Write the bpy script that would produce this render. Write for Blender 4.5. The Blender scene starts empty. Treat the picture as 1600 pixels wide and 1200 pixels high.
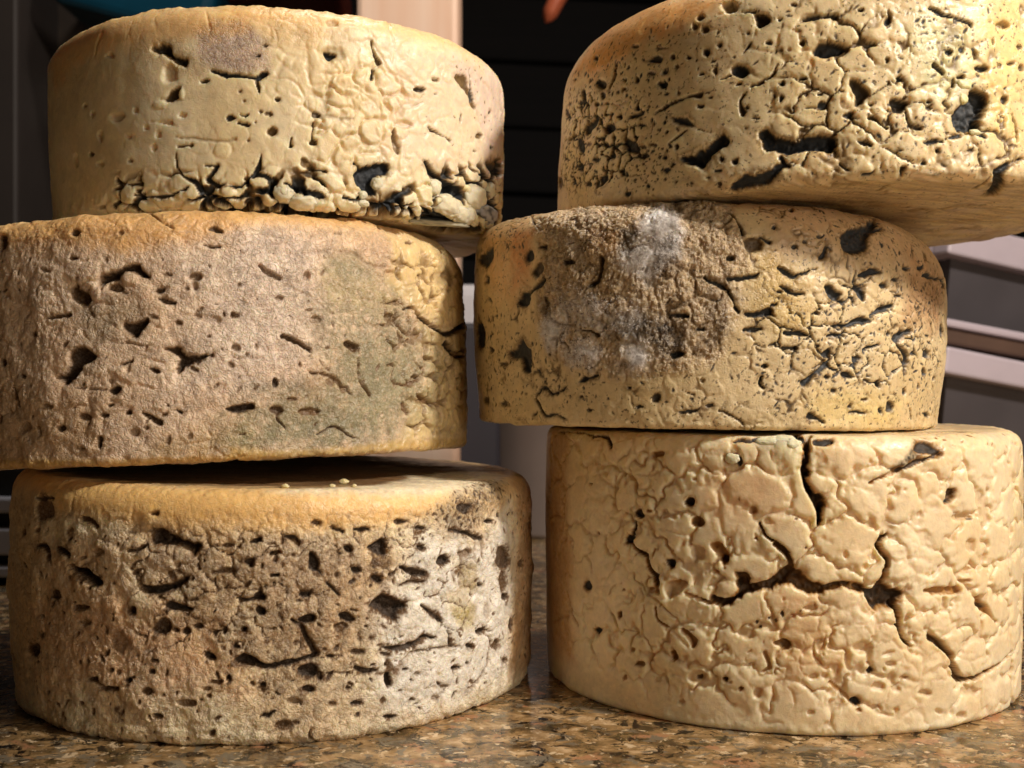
import bpy, bmesh, math, random
import numpy as np
from mathutils import Vector, Matrix, Euler

random.seed(7)
RNG = np.random.default_rng(11)
scene = bpy.context.scene
COL = scene.collection

# ------------------------------------------------------------------ camera
CAM_H = 0.1157            # eye height above the counter, metres
FPX = 1806.0              # focal length in pixels of the 1600 x 1200 photograph
cam_data = bpy.data.cameras.new("camera")
cam = bpy.data.objects.new("camera", cam_data)
COL.objects.link(cam)
cam.location = (0, 0, CAM_H)
cam.rotation_euler = (math.radians(90), 0, 0)
cam_data.sensor_width = 36.0
cam_data.lens = 36.0 * FPX / 1600.0
cam_data.clip_start = 0.01
cam_data.clip_end = 50
cam_data.dof.use_dof = True
cam_data.dof.focus_distance = 0.405
cam_data.dof.aperture_fstop = 16.0
scene.camera = cam

# ------------------------------------------------------------------ light
world = bpy.data.worlds.new("World")
scene.world = world
world.use_nodes = True
bg = world.node_tree.nodes["Background"]
bg.inputs[0].default_value = (1.0, 0.80, 0.58, 1)
bg.inputs[1].default_value = 0.014


def area_lamp(name, loc, target, size, power, colour):
    ld = bpy.data.lights.new(name, 'AREA')
    ld.shape = 'DISK'
    ld.size = size
    ld.energy = power
    ld.color = colour
    o = bpy.data.objects.new(name, ld)
    COL.objects.link(o)
    o.location = loc
    o.rotation_euler = (Vector(target) - Vector(loc)).to_track_quat('-Z', 'Y').to_euler()
    return o


area_lamp("kitchen_lamp", (0.524, 0.08, 0.61), (0.0, 0.46, 0.12), 0.08, 6.9, (1.0, 0.885, 0.775))
area_lamp("front_fill_light", (0.56, -0.24, 0.22), (0.04, 0.46, 0.12), 0.36, 1.8, (1.0, 0.84, 0.66))  # added soft fill from low front right, not a real fixture
area_lamp("overhead_back_light", (0.06, 0.60, 1.00), (0.0, 0.55, 0.0), 0.12, 3.2, (1.0, 0.90, 0.80))  # added overhead behind the stacks to brighten the post, crates and rims

scene.view_settings.view_transform = 'Standard'
scene.view_settings.look = 'None'
scene.view_settings.gamma = 1.0
scene.view_settings.exposure = 0.0
scene.view_settings.use_curve_mapping = False

# ------------------------------------------------------------------ helpers


def lin(c):
    c = np.asarray(c, dtype=np.float64) / 255.0
    return np.where(c <= 0.04045, c / 12.92, ((c + 0.055) / 1.055) ** 2.4)


def tag(o, label=None, cat=None, group=None, kind=None):
    if label: o["label"] = label
    if cat: o["category"] = cat
    if group: o["group"] = group
    if kind: o["kind"] = kind
    return o


def mesh_obj(name, verts, faces, mat=None, parent=None, smooth=False):
    me = bpy.data.meshes.new(name)
    me.from_pydata([tuple(v) for v in verts], [], faces)
    me.update()
    if smooth:
        me.polygons.foreach_set('use_smooth', [True] * len(me.polygons))
    o = bpy.data.objects.new(name, me)
    COL.objects.link(o)
    if mat: me.materials.append(mat)
    if parent: o.parent = parent
    return o


def bm_obj(name, bm, mat=None, parent=None, smooth=False):
    me = bpy.data.meshes.new(name)
    bm.normal_update()
    bm.to_mesh(me)
    bm.free()
    if smooth:
        me.polygons.foreach_set('use_smooth', [True] * len(me.polygons))
    o = bpy.data.objects.new(name, me)
    COL.objects.link(o)
    if mat: me.materials.append(mat)
    if parent: o.parent = parent
    return o


def box_bm(x0, x1, y0, y1, z0, z1, bev=0.0, seg=2):
    bm = bmesh.new()
    bmesh.ops.create_cube(bm, size=1.0)
    for v in bm.verts:
        v.co = ((x0 + x1) / 2 + v.co.x * (x1 - x0), (y0 + y1) / 2 + v.co.y * (y1 - y0), (z0 + z1) / 2 + v.co.z * (z1 - z0))
    if bev > 0:
        bmesh.ops.bevel(bm, geom=bm.edges[:], offset=bev, segments=seg, affect='EDGES', profile=0.5)
    return bm


def empty(name, loc, rz=0.0):
    o = bpy.data.objects.new(name, None)
    o.empty_display_size = 0.02
    COL.objects.link(o)
    o.location = loc
    o.rotation_euler = (0, 0, rz)
    return o


def mat_new(name):
    m = bpy.data.materials.new(name)
    m.use_nodes = True
    nt = m.node_tree
    return m, nt, nt.nodes["Principled BSDF"]


def simple_mat(name, srgb, rough=0.6, noise=0.15, scale=60.0, bump=0.0, stretch=(1, 1, 1), metallic=0.0):
    m, nt, b = mat_new(name)
    c = lin(srgb)
    tc = nt.nodes.new('ShaderNodeTexCoord')
    mp = nt.nodes.new('ShaderNodeMapping')
    mp.inputs['Scale'].default_value = stretch
    nz = nt.nodes.new('ShaderNodeTexNoise')
    nz.inputs['Scale'].default_value = scale
    nz.inputs['Detail'].default_value = 6
    nt.links.new(tc.outputs['Object'], mp.inputs['Vector'])
    nt.links.new(mp.outputs['Vector'], nz.inputs['Vector'])
    rp = nt.nodes.new('ShaderNodeValToRGB')
    rp.color_ramp.elements[0].position = 0.3
    rp.color_ramp.elements[1].position = 0.72
    rp.color_ramp.elements[0].color = (*(c * (1 - noise)), 1)
    rp.color_ramp.elements[1].color = (*np.minimum(c * (1 + noise), 1), 1)
    nt.links.new(nz.outputs['Fac'], rp.inputs['Fac'])
    nt.links.new(rp.outputs['Color'], b.inputs['Base Color'])
    b.inputs['Roughness'].default_value = rough
    b.inputs['Metallic'].default_value = metallic
    if bump > 0:
        bp = nt.nodes.new('ShaderNodeBump')
        bp.inputs['Strength'].default_value = bump
        bp.inputs['Distance'].default_value = 0.002
        nt.links.new(nz.outputs['Fac'], bp.inputs['Height'])
        nt.links.new(bp.outputs['Normal'], b.inputs['Normal'])
    return m


# ------------------------------------------------------------------ noise (numpy, millimetres)
_LAT = RNG.random((64, 64, 64)).astype(np.float32)


_G = RNG.normal(size=(64, 64, 64, 3)).astype(np.float32)
_G /= np.linalg.norm(_G, axis=-1, keepdims=True)
_G = _G.reshape(-1, 3)


def vnoise(p, scale, off=0.0):
    """gradient noise, 0..1 about 0.5"""
    q = (np.asarray(p, np.float32) / np.float32(scale) + np.float32(off))
    i = np.floor(q).astype(np.int32)
    f = q - i
    u = f * f * f * (f * (f * 6 - 15) + 10)
    i &= 63
    j = (i + 1) & 63
    X = (i[..., 0] << 12, j[..., 0] << 12); Y = (i[..., 1] << 6, j[..., 1] << 6); Z = (i[..., 2], j[..., 2])

    def corner(a, b, c):
        g = _G[X[a] + Y[b] + Z[c]]
        return g[..., 0] * (f[..., 0] - a) + g[..., 1] * (f[..., 1] - b) + g[..., 2] * (f[..., 2] - c)
    ux, uy, uz = u[..., 0], u[..., 1], u[..., 2]

    def mixx(b, c):
        a0 = corner(0, b, c)
        return a0 + (corner(1, b, c) - a0) * ux
    y0 = mixx(0, 0); y0 = y0 + (mixx(1, 0) - y0) * uy
    y1 = mixx(0, 1); y1 = y1 + (mixx(1, 1) - y1) * uy
    return 0.5 + 0.78 * (y0 + (y1 - y0) * uz)


def fbm(p, scale, octs=3, off=0.0):
    t = 0.0; a = 0.5; s = 0.0
    for k in range(octs):
        t = t + a * vnoise(p, scale / (2.03 ** k), off + 7.31 * k)
        s += a
        a *= 0.5
    return t / s      # 0..1, mean about 0.5


def worley(p, scale, off=0.0):
    q = (p / scale + off).astype(np.float32)
    i = np.floor(q).astype(np.int32)
    f1 = np.full(q.shape[:-1], 9.0, np.float32)
    f2 = f1.copy()
    cid = np.zeros_like(f1)
    for dx in (-1, 0, 1):
        for dy in (-1, 0, 1):
            for dz in (-1, 0, 1):
                c = i + np.array((dx, dy, dz), np.int32)
                k = c & 63
                jx = _LAT[k[..., 0], k[..., 1], k[..., 2]]
                jy = _LAT[k[..., 1], k[..., 2], k[..., 0]]
                jz = _LAT[k[..., 2], k[..., 0], k[..., 1]]
                d = (c[..., 0] + jx - q[..., 0]) ** 2 + (c[..., 1] + jy - q[..., 1]) ** 2 + (c[..., 2] + jz - q[..., 2]) ** 2
                new = d < f1
                f2 = np.where(new, f1, np.minimum(f2, d))
                cid = np.where(new, (jx * 7.13 + jy * 3.7) % 1.0, cid)
                f1 = np.minimum(f1, d)
    return np.sqrt(f1), np.sqrt(f2), cid


def sstep(a, b, x):
    t = np.clip((x - a) / (b - a), 0, 1)
    return t * t * (3 - 2 * t)


# crops of the photograph used while measuring: x0, y0, scale
CROPS = {
    'TLa': (60, 0, 3.4275), 'TLb': (420, 0, 3.2425), 'MLa': (0, 310, 2.79), 'MLb': (360, 310, 2.79),
    'BLa': (0, 720, 2.6095), 'BLb': (400, 700, 2.5), 'TRa': (860, 0, 3.75), 'TRb': (1220, 0, 2.926),
    'MRa': (730, 300, 3.158), 'MRb': (1100, 300, 3.159), 'BRa': (850, 650, 2.5), 'BRb': (1210, 650, 2.3077),
    'px': (0, 0, 1.0)}


def cpx(crop, x, y):
    a, b, s = CROPS[crop]
    return a + x / s, b + y / s


# ------------------------------------------------------------------ cheese wheel surface
def chaikin(pts, closed, n=2):
    pts = [np.array(q, float) for q in pts]
    for _ in range(n):
        out = []
        m = len(pts)
        if not closed: out.append(pts[0])
        for k in range(m if closed else m - 1):
            a, b = pts[k], pts[(k + 1) % m]
            out += [a * .78 + b * .22, a * .22 + b * .78]
        if not closed: out.append(pts[-1])
        pts = out
    return [tuple(q) for q in pts]


class Wheel:
    """Surface of revolution sampled on a grid, with hand measured holes, cracks and mould patches."""

    def __init__(self, cx, cy, zb, R0, R1, H, bb, bt0, bt1, tilt=(0, 0), top_tilt=(0, 0), bulge=0.0, seed=0.0,
                 ndense=760, step=0.44, ntop=44, nbot=14):
        self.cx, self.cy, self.zb = cx, cy, zb
        self.seed = seed
        R = 0.5 * (R0 + R1)
        self.R = R
        # column angles: dense towards the side that can be seen
        tc = math.atan2(-cy, -cx)
        t = np.linspace(-1, 1, ndense)
        dense = math.radians(104) * (0.74 * t + 0.26 * t ** 3)
        nback = 64
        back = np.linspace(math.radians(104), math.radians(256), nback + 2)[1:-1]
        ang = np.concatenate([dense, back])
        self.ang = ang
        self.nc = len(ang)
        s = ang * R
        s = np.where(ang > math.pi, (ang - 2 * math.pi) * R, s)
        self.s = s                       # mm round the side (0 = facing the viewer)
        th = ang + tc
        ct, st = np.cos(th), np.sin(th)
        w = 0.5 + 0.5 * ct               # 0 = left end, 1 = right end
        bt = bt0 + (bt1 - bt0) * w
        n_bb = max(6, int(math.pi / 2 * bb / step))
        n_bt = max(8, int(math.pi / 2 * max(bt0, bt1) / step))
        n_sd = int((H - bb - 0.5 * (bt0 + bt1)) / step)
        rows_r, rows_z, rows_v = [], [], []
        btm = 0.5 * (bt0 + bt1)
        for k in range(nbot):
            u = (k + 0.15) / nbot
            u = u ** 0.6
            rows_r.append((R0 - bb) * u + 0 * bt); rows_z.append(0 * bt); rows_v.append(-(R0 - bb) * (1 - u) - math.pi / 2 * bb)
        for k in range(n_bb):
            ph = -math.pi / 2 + (math.pi / 2) * k / n_bb
            rows_r.append(R0 - bb + bb * math.cos(ph) + 0 * bt); rows_z.append(bb + bb * math.sin(ph) + 0 * bt)
            rows_v.append(bb * ph)
        for k in range(n_sd):
            u = k / n_sd
            rows_r.append(R0 + (R1 - R0) * u + bulge * 4 * u * (1 - u) + 0 * bt)
            rows_z.append(bb + (H - bt - bb) * u)
            rows_v.append((H - bb - btm) * u)
        for k in range(n_bt):
            ph = (math.pi / 2) * k / n_bt
            rows_r.append(R1 - bt + bt * math.cos(ph)); rows_z.append(H - bt + bt * math.sin(ph))
            rows_v.append((H - bb - btm) + btm * ph)
        for k in range(ntop):
            u = (1 - k / ntop)
            u = 0.01 + 0.99 * (1 - (1 - u) ** 1.0) if False else max(0.01, 1 - (k / ntop) ** 1.5)
            rows_r.append((R1 - bt) * u); rows_z.append(H + 0 * bt)
            rows_v.append((H - bb - btm) + btm * math.pi / 2 + (R1 - btm) * (1 - u))
        self.v = np.array(rows_v)
        r = np.array(rows_r); z = np.array(rows_z)
        self.nr = len(self.v)
        self.i_side0 = nbot + n_bb
        self.i_top0 = nbot + n_bb + n_sd
        self.i_flat0 = self.i_top0 + n_bt
        # out of round, a little
        cs = np.stack([ct * 40, st * 40, 0 * ct + seed], -1)
        wob = (fbm(cs, 26.0, 2, seed) - 0.5) * 2.4
        r = r + wob[None, :] * np.clip(r / R, 0, 1)
        x = r * ct[None, :]; y = r * st[None, :]
        z = z + (z / H) * (top_tilt[0] * x + top_tilt[1] * y)
        self.P = np.stack([x, y, z], -1)           # local millimetres
        self.matrix = Matrix.Translation((cx, cy, zb)) @ Euler((math.radians(tilt[0]), math.radians(tilt[1]), 0)).to_matrix().to_4x4()
        # normals
        P = self.P
        dc = np.roll(P, -1, 1) - np.roll(P, 1, 1)
        dr = np.empty_like(P)
        dr[1:-1] = P[2:] - P[:-2]; dr[0] = P[1] - P[0]; dr[-1] = P[-1] - P[-2]
        n = np.cross(dc, dr)
        self.N = n / (np.linalg.norm(n, axis=-1, keepdims=True) + 1e-9)
        # where each sample sits in the measured photograph
        M = np.array(self.matrix)
        Wp = (P * 0.001) @ M[:3, :3].T + M[:3, 3]
        Wn = self.N @ M[:3, :3].T
        view = Wp - np.array((0, 0, CAM_H))
        self.front = (Wn * view).sum(-1) < 0
        self.px = 800 + FPX * Wp[..., 0] / np.maximum(Wp[..., 1], 1e-3)
        self.py = 600 + FPX * (CAM_H - Wp[..., 2]) / np.maximum(Wp[..., 1], 1e-3)
        fi = np.nonzero(self.front)
        self._fi = fi
        self._fpx = np.stack([self.px[fi], self.py[fi]], -1).astype(np.float32)
        # working fields
        self.h = np.zeros((self.nr, self.nc), np.float32)
        self.m = np.zeros((self.nr, self.nc), np.float32)       # mould 0..1
        self.c = np.zeros((self.nr, self.nc, 3), np.float32)    # colour, linear
        self.g = np.full((self.nr, self.nc), 0.3, np.float32)   # graininess of the rind
        self.k = np.full((self.nr, self.nc), 0.2, np.float32)   # density of fine mould specks
        self.S = np.broadcast_to(s[None, :], self.h.shape)
        self.V = np.broadcast_to(self.v[:, None], self.h.shape)
        pn = P + seed * 13.7
        self.pn = pn
        self.n2 = fbm(pn, 2.2, 2, 1.0 + seed) - 0.5
        self.n5 = fbm(pn, 6.0, 2, 3.0 + seed) - 0.5
        self.n1 = vnoise(pn, 0.9, 5.0 + seed) - 0.5
        self.stain = 0.16

    def locate(self, x, y):
        d = (self._fpx[:, 0] - x) ** 2 + (self._fpx[:, 1] - y) ** 2
        k = int(np.argmin(d))
        return self._fi[0][k], self._fi[1][k]

    def sv(self, crop, x, y):
        a, b = cpx(crop, x, y)
        i, j = self.locate(a, b)
        return self.s[j], self.v[i]

    def window(self, s0, s1, v0, v1):
        j = np.nonzero((self.s >= s0) & (self.s <= s1))[0]
        i = np.nonzero((self.v >= v0) & (self.v <= v1))[0]
        if len(i) == 0 or len(j) == 0:
            return None
        return np.ix_(i, j)

    def poly_sdf(self, pts, pad):
        pts = np.array(pts)
        w = self.window(pts[:, 0].min() - pad, pts[:, 0].max() + pad, pts[:, 1].min() - pad, pts[:, 1].max() + pad)
        if w is None:
            return None, None
        S, V = self.S[w], self.V[w]
        d = np.full(S.shape, 1e9); inside = np.zeros(S.shape, bool)
        n = len(pts)
        for k in range(n):
            ax, ay = pts[k]; bx, by = pts[(k + 1) % n]
            ex, ey = bx - ax, by - ay
            L = ex * ex + ey * ey + 1e-9
            t = np.clip(((S - ax) * ex + (V - ay) * ey) / L, 0, 1)
            d = np.minimum(d, (S - ax - t * ex) ** 2 + (V - ay - t * ey) ** 2)
            if abs(ey) > 1e-9:
                cross = ((ay > V) != (by > V)) & (S < ex * (V - ay) / ey + ax)
                inside ^= cross
        d = np.sqrt(d)
        return w, np.where(inside, -d, d)

    def carve(self, w, d, depth, mould, size, soft=1.0):
        """d: signed distance in mm, negative inside"""
        n2, n5, n1 = self.n2[w], self.n5[w], self.n1[w]
        k = min(1.0, max(0.34, size / 4.5))
        d = d + n2 * (2.2 * k) + n5 * (2.6 * k) + n1 * 0.5 * k
        wall = min(1.5, 0.45 * size)
        d = d - 0.22 * k
        prof = sstep(0.25 * wall * soft * soft, -wall * soft, d)
        lip = np.exp(-np.clip(d, 0, None) ** 2 / (1.1 * k + 0.25) ** 2) * (d > 0) + (d <= 0)
        floor = 1.0 + 0.55 * n2 + 0.35 * n5
        depth = depth * ((0.62 if mould < 0.8 else 0.46) if depth > 2 else 0.8)
        dep = depth * prof * floor + 0.18 * min(1, depth / 3) * lip
        self.h[w] = np.minimum(self.h[w], self.h[w] * (1 - 0.65 * prof) - dep)
        if mould > 0:
            mm = sstep(0.06 * k, -0.5 * wall - 0.05, d + n1 * 0.12 * k) * mould * (1 + 0.35 * n2)
            ring = self.stain * sstep(2.6 * k + .4, 0, d + n5 * 4.0 + n2 * 1.5) * mould * sstep(-0.12, 0.14, n2 + 0.6 * n1) * 1.3
            self.m[w] = np.maximum(self.m[w], np.clip(np.maximum(mm, ring), 0, 1))

    def hole(self, crop, pts, depth=4.0, mould=0.7):
        q = chaikin([self.sv(crop, *p) for p in pts], True, 2)
        a = np.array(q)
        size = max(0.5, min(np.ptp(a[:, 0]), np.ptp(a[:, 1])) * 0.5)
        w, d = self.poly_sdf(q, 4.0)
        if w is not None:
            self.carve(w, d, depth, mould, size)

    def pit(self, crop, x, y, rx, ry=None, mould=0.6, depth=None):
        ry = rx if ry is None else ry
        rr = random.Random(int(x * 31 + y * 17))
        pts = []
        for k in range(9):
            a = 2 * math.pi * k / 9
            q = 0.85 + 0.35 * rr.random()
            pts.append((x + rx * q * math.cos(a), y + ry * q * math.sin(a)))
        sc = CROPS[crop][2]
        if depth is None:
            depth = min(4.0, max(0.8, 0.21 * min(rx, ry) / sc * 1.5))
        self.hole(crop, pts, depth, mould)

    def crack(self, crop, pts, depth=3.0, mould=0.5):
        sc = CROPS[crop][2]
        q = [(*self.sv(crop, p[0], p[1]), p[2] / sc * 0.21 * (0.5 if mould < 0.2 else 0.62)) for p in pts]
        q = chaikin(q, False, 2) if len(q) > 2 else q
        a = np.array(q)
        pad = a[:, 2].max() + 3.0
        w = self.window(a[:, 0].min() - pad, a[:, 0].max() + pad, a[:, 1].min() - pad, a[:, 1].max() + pad)
        if w is None:
            return
        S, V = self.S[w] + self.n5[w] * 1.6 + self.n2[w] * 1.0, self.V[w] + self.n5[w][::-1, ::-1] * 1.2 - self.n2[w] * 1.0
        best = np.full(S.shape, 1e9)
        for k in range(len(q) - 1):
            ax, ay, aw = q[k]; bx, by, bw = q[k + 1]
            ex, ey = bx - ax, by - ay
            L = ex * ex + ey * ey + 1e-9
            t = np.clip(((S - ax) * ex + (V - ay) * ey) / L, 0, 1)
            d = np.sqrt((S - ax - t * ex) ** 2 + (V - ay - t * ey) ** 2) - (aw + (bw - aw) * t)
            best = np.minimum(best, d)
        if mould < 0.2:
            self.carve(w, best, min(depth, 0.32 + 0.40 * a[:, 2].max()), mould, max(0.7, a[:, 2].max()), 1.9)
        else:
            self.carve(w, best, depth, mould, max(0.55, a[:, 2].max()))

    def lump(self, crop, x, y, rx, ry, height=1.6):
        """a rounded curd standing proud of the side"""
        s0, v0 = self.sv(crop, x, y)
        s1, _ = self.sv(crop, x + rx, y); s2, _ = self.sv(crop, x - rx, y)
        _, v1 = self.sv(crop, x, y - ry); _, v2 = self.sv(crop, x, y + ry)
        a = max(0.6, abs(s1 - s2) / 2); b = max(0.6, abs(v1 - v2) / 2)
        w = self.window(s0 - a * 1.8, s0 + a * 1.8, v0 - b * 1.8, v0 + b * 1.8)
        if w is None: return
        rr = np.sqrt(((self.S[w] - s0) / a) ** 2 + ((self.V[w] - v0) / b) ** 2) + self.n5[w] * 1.0 + self.n2[w] * 0.45
        dome = np.sqrt(np.clip(1 - rr ** 2, 0, 1))
        gate = sstep(-0.12, 0.2, self.n5[w][::-1, :] + 0.4 * self.n2[w])
        groove = np.exp(-((rr - 1.05) / 0.16) ** 2) * 0.45 * gate
        if height > 1.3:
            self.h[w] = np.where(rr < 1, np.maximum(self.h[w], -1.0 + height * dome), self.h[w] - groove)
        else:
            self.h[w] = self.h[w] + np.where(rr < 1, 0.45 * height * dome, 0) - groove * 0.7
        self.m[w] = np.where(rr < 0.93, self.m[w] * (1 - dome), self.m[w])

    def tint(self, crop, pts, rgb, strength=0.7, soft=4.0, grain=None, mottle=0.8, mould=None):
        q = [self.sv(crop, *p) for p in pts]
        w, d = self.poly_sdf(q, soft * 2.5)
        if w is None: return
        d = d + self.n5[w] * soft * 1.6 + self.n2[w] * soft * 0.9
        k = sstep(soft, -soft, d) * strength * np.clip(1 + mottle * (self.n2[w] * 1.3 + self.n1[w] * 0.9), 0, 1.4)
        k = np.clip(k, 0, 1)
        if rgb is not None:
            self.c[w] = self.c[w] * (1 - k[..., None]) + lin(rgb) * k[..., None]
        if grain is not None:
            self.g[w] = self.g[w] * (1 - k) + grain * k
        if mould is not None:
            self.m[w] = np.maximum(self.m[w], mould * k)

    def speckle(self, crop, pts, spacing, size, prob, mould, depth=0.7, soft=3.0, seed=0, aspect=2.2):
        """scattered small openings inside an outline"""
        q = [self.sv(crop, *p) for p in pts]
        w, d = self.poly_sdf(q, soft)
        if w is None: return
        reg = sstep(soft * 0.6, -soft, d + self.n5[w] * soft * 2)
        S = self.S[w] + self.n2[w] * size * 1.2; V = self.V[w] + self.n1[w] * size * 0.7
        ci = np.floor(S / spacing).astype(int); cj = np.floor(V / spacing).astype(int)
        best = np.zeros(S.shape, np.float32)

        def hh(a, b, k):
            return _LAT[(a + seed * 5) & 63, (b + k * 11) & 63, (k * 7 + seed) & 63]
        for di in (-1, 0, 1):
            for dj in (-1, 0, 1):
                a, b = ci + di, cj + dj
                x = (a + hh(a, b, 1)) * spacing; y = (b + hh(a, b, 2)) * spacing
                on = hh(a, b, 3) < prob
                an = hh(a, b, 4) * math.pi
                sz = size * (0.45 + 1.1 * hh(a, b, 5) ** 2)
                asp = 1 + (aspect - 1) * hh(a, b, 6)
                dx, dy = S - x, V - y
                u = dx * np.cos(an) + dy * np.sin(an); t = -dx * np.sin(an) + dy * np.cos(an)
                e = np.sqrt((u / asp) ** 2 + (t * asp ** 0.5) ** 2) / sz
                best = np.maximum(best, np.where(on, sstep(1.15, 0.5, e) * (0.5 + 0.5 * hh(a, b, 7)), 0))
        best = best * reg
        self.h[w] -= depth * best
        self.m[w] = np.maximum(self.m[w], mould * best)

    def curds(self, crop, pts, scale, gap, depth, mould, dome=0.8, soft=4.0, seed=0, ragged=1.0):
        """rounded curds lying close together; the gaps between them open here and there"""
        q = [self.sv(crop, *p) for p in pts]
        w, d = self.poly_sdf(q, soft * 2)
        if w is None: return
        n5, n2, n1 = self.n5[w], self.n2[w], self.n1[w]
        reg = sstep(soft, -soft, d + n5 * soft * 1.5)
        S = (self.S[w] + n5 * scale * 0.75 * ragged + n2 * 1.9 * ragged + n1 * .4) / scale
        V = (self.V[w] * 1.15 + n5[::-1, ::-1] * scale * 0.6 * ragged + n2[::-1, :] * 1.7 * ragged) / scale
        ci = np.floor(S).astype(int); cj = np.floor(V).astype(int)
        f1 = np.full(S.shape, 9.0); f2 = f1.copy(); cid = np.zeros(S.shape)
        for di in (-1, 0, 1):
            for dj in (-1, 0, 1):
                a, b = ci + di, cj + dj
                x = a + _LAT[(a + seed) & 63, b & 63, (seed * 3) & 63]; y = b + _LAT[b & 63, (a + seed) & 63, (seed * 5 + 7) & 63]
                dd = (S - x) ** 2 + (V - y) ** 2
                new = dd < f1
                f2 = np.where(new, f1, np.minimum(f2, dd))
                cid = np.where(new, _LAT[(a + 9) & 63, (b + 3) & 63, (seed + 1) & 63], cid)
                f1 = np.minimum(f1, dd)
        f1 = np.sqrt(f1); e = np.sqrt(f2) - f1
        gn = sstep(0.36, 0.66, fbm(self.pn[w], scale * 1.5, 2, 5.0 + seed))
        g = gap * (0.12 + 1.5 * gn)
        opened = sstep(g, g * 0.4, e) * sstep(0.05, 0.3, gn)
        edge = sstep(0.0, 0.34, e)
        body = (edge ** 0.7 - 0.8) * dome * 1.1 + (cid - 0.5) * dome * 0.6 * edge
        self.h[w] += reg * (body - depth * opened * (0.7 + 0.9 * np.clip(n2 + .3, 0, 1)))
        if mould > 0:
            self.m[w] = np.maximum(self.m[w], np.clip(mould * reg * sstep(g * 1.1, g * 0.5, e + n1 * .05) * sstep(0.1, 0.4, gn) * (1 + .4 * n2), 0, 1))

    def knit(self, scale, depth, openness, soft=0.16, seed=0.0, mask=None, dome=0.6, mould=0.0, warp=1.0):
        """curds pressed together: partly open seams between rounded lumps"""
        p = self.pn + np.stack([self.n5, self.n5[::-1], np.roll(self.n5, 37, 1)], -1) * 4.5 * warp
        p = p + np.stack([self.n2, np.roll(self.n2, 11, 1), np.roll(self.n2, 23, 0)], -1) * 1.6 * warp
        f1, f2, cid = worley(p, scale, seed)
        e = f2 - f1
        gate = sstep(1 - openness, 1 - openness + 0.16, fbm(self.pn, scale * 1.9, 2, seed + 9) * 1.25 - 0.1)
        if mask is not None:
            gate = gate * mask
        seam = sstep(soft * (0.6 + gate), 0.0, e) * gate
        body = (np.clip(1 - f1 ** 2 * 1.1, 0, 1) - 0.5) * dome * 0.45 + (cid - 0.25) * dome * 1.1
        if mask is not None:
            body = body * mask
        self.h += body * sstep(0.0, 0.14, e) - depth * seam
        if mould > 0:
            self.m = np.maximum(self.m, mould * seam * np.clip(0.5 + self.n5 * 3.0, 0, 1))
        return seam, cid

    def finish(self, name, mat, ramp):
        """blend mould into the colour and build the mesh"""
        m = np.clip(self.m, 0, 1)[..., None]
        mot = (fbm(self.pn, 5.0, 3, 51.0) - 0.5) * 0.9 + (fbm(self.pn, 1.5, 2, 53.0) - 0.5) * 0.7
        c = self.c * np.clip(1 + mot * (0.18 + 0.85 * self.g), .3, 1.5)[..., None]
        stops = [0.0] + [r[0] for r in ramp]
        prev = c
        out = c.copy()
        for k, (pos, rgb) in enumerate(ramp):
            a = stops[k]; b = pos
            tgt = np.broadcast_to(lin(rgb).astype(np.float32), c.shape)
            t = np.clip((m - a) / (b - a), 0, 1)
            out = np.where(m > a, prev * (1 - t) + tgt * t, out)
            prev = tgt
        D = self.P + self.N * self.h[..., None]
        self.D = D
        nr, nc = self.nr, self.nc
        verts = (D * 0.001).reshape(-1, 3)
        ii, jj = np.meshgrid(np.arange(nr - 1), np.arange(nc), indexing='ij')
        j2 = (jj + 1) % nc
        faces = np.stack([ii * nc + jj, ii * nc + j2, (ii + 1) * nc + j2, (ii + 1) * nc + jj], -1).reshape(-1, 4)
        me = bpy.data.meshes.new(name)
        nf = len(faces)
        caps = [list(range(nc))[::-1], [(nr - 1) * nc + k for k in range(nc)]]
        me.vertices.add(len(verts))
        me.vertices.foreach_set('co', verts.astype(np.float32).ravel())
        me.loops.add(nf * 4 + 2 * nc)
        me.loops.foreach_set('vertex_index', np.concatenate([faces.ravel(), caps[0], caps[1]]).astype(np.int32))
        me.polygons.add(nf + 2)
        starts = np.concatenate([np.arange(nf) * 4, [nf * 4, nf * 4 + nc]]).astype(np.int32)
        me.polygons.foreach_set('loop_start', starts)
        me.polygons.foreach_set('use_smooth', np.ones(nf + 2, bool))
        me.update(calc_edges=True)
        me.validate()
        ca = me.color_attributes.new('Tint', 'FLOAT_COLOR', 'POINT')
        ca.data.foreach_set('color', np.concatenate([out, np.ones_like(out[..., :1])], -1).astype(np.float32).ravel())
        cb = me.color_attributes.new('Rind', 'FLOAT_COLOR', 'POINT')
        aux = np.stack([self.g, np.clip(self.m, 0, 1), self.k, 0 * self.g + 1], -1)
        cb.data.foreach_set('color', aux.astype(np.float32).ravel())
        o = bpy.data.objects.new(name, me)
        COL.objects.link(o)
        o.matrix_world = self.matrix
        me.materials.append(mat)
        self.obj = o
        return o


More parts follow.
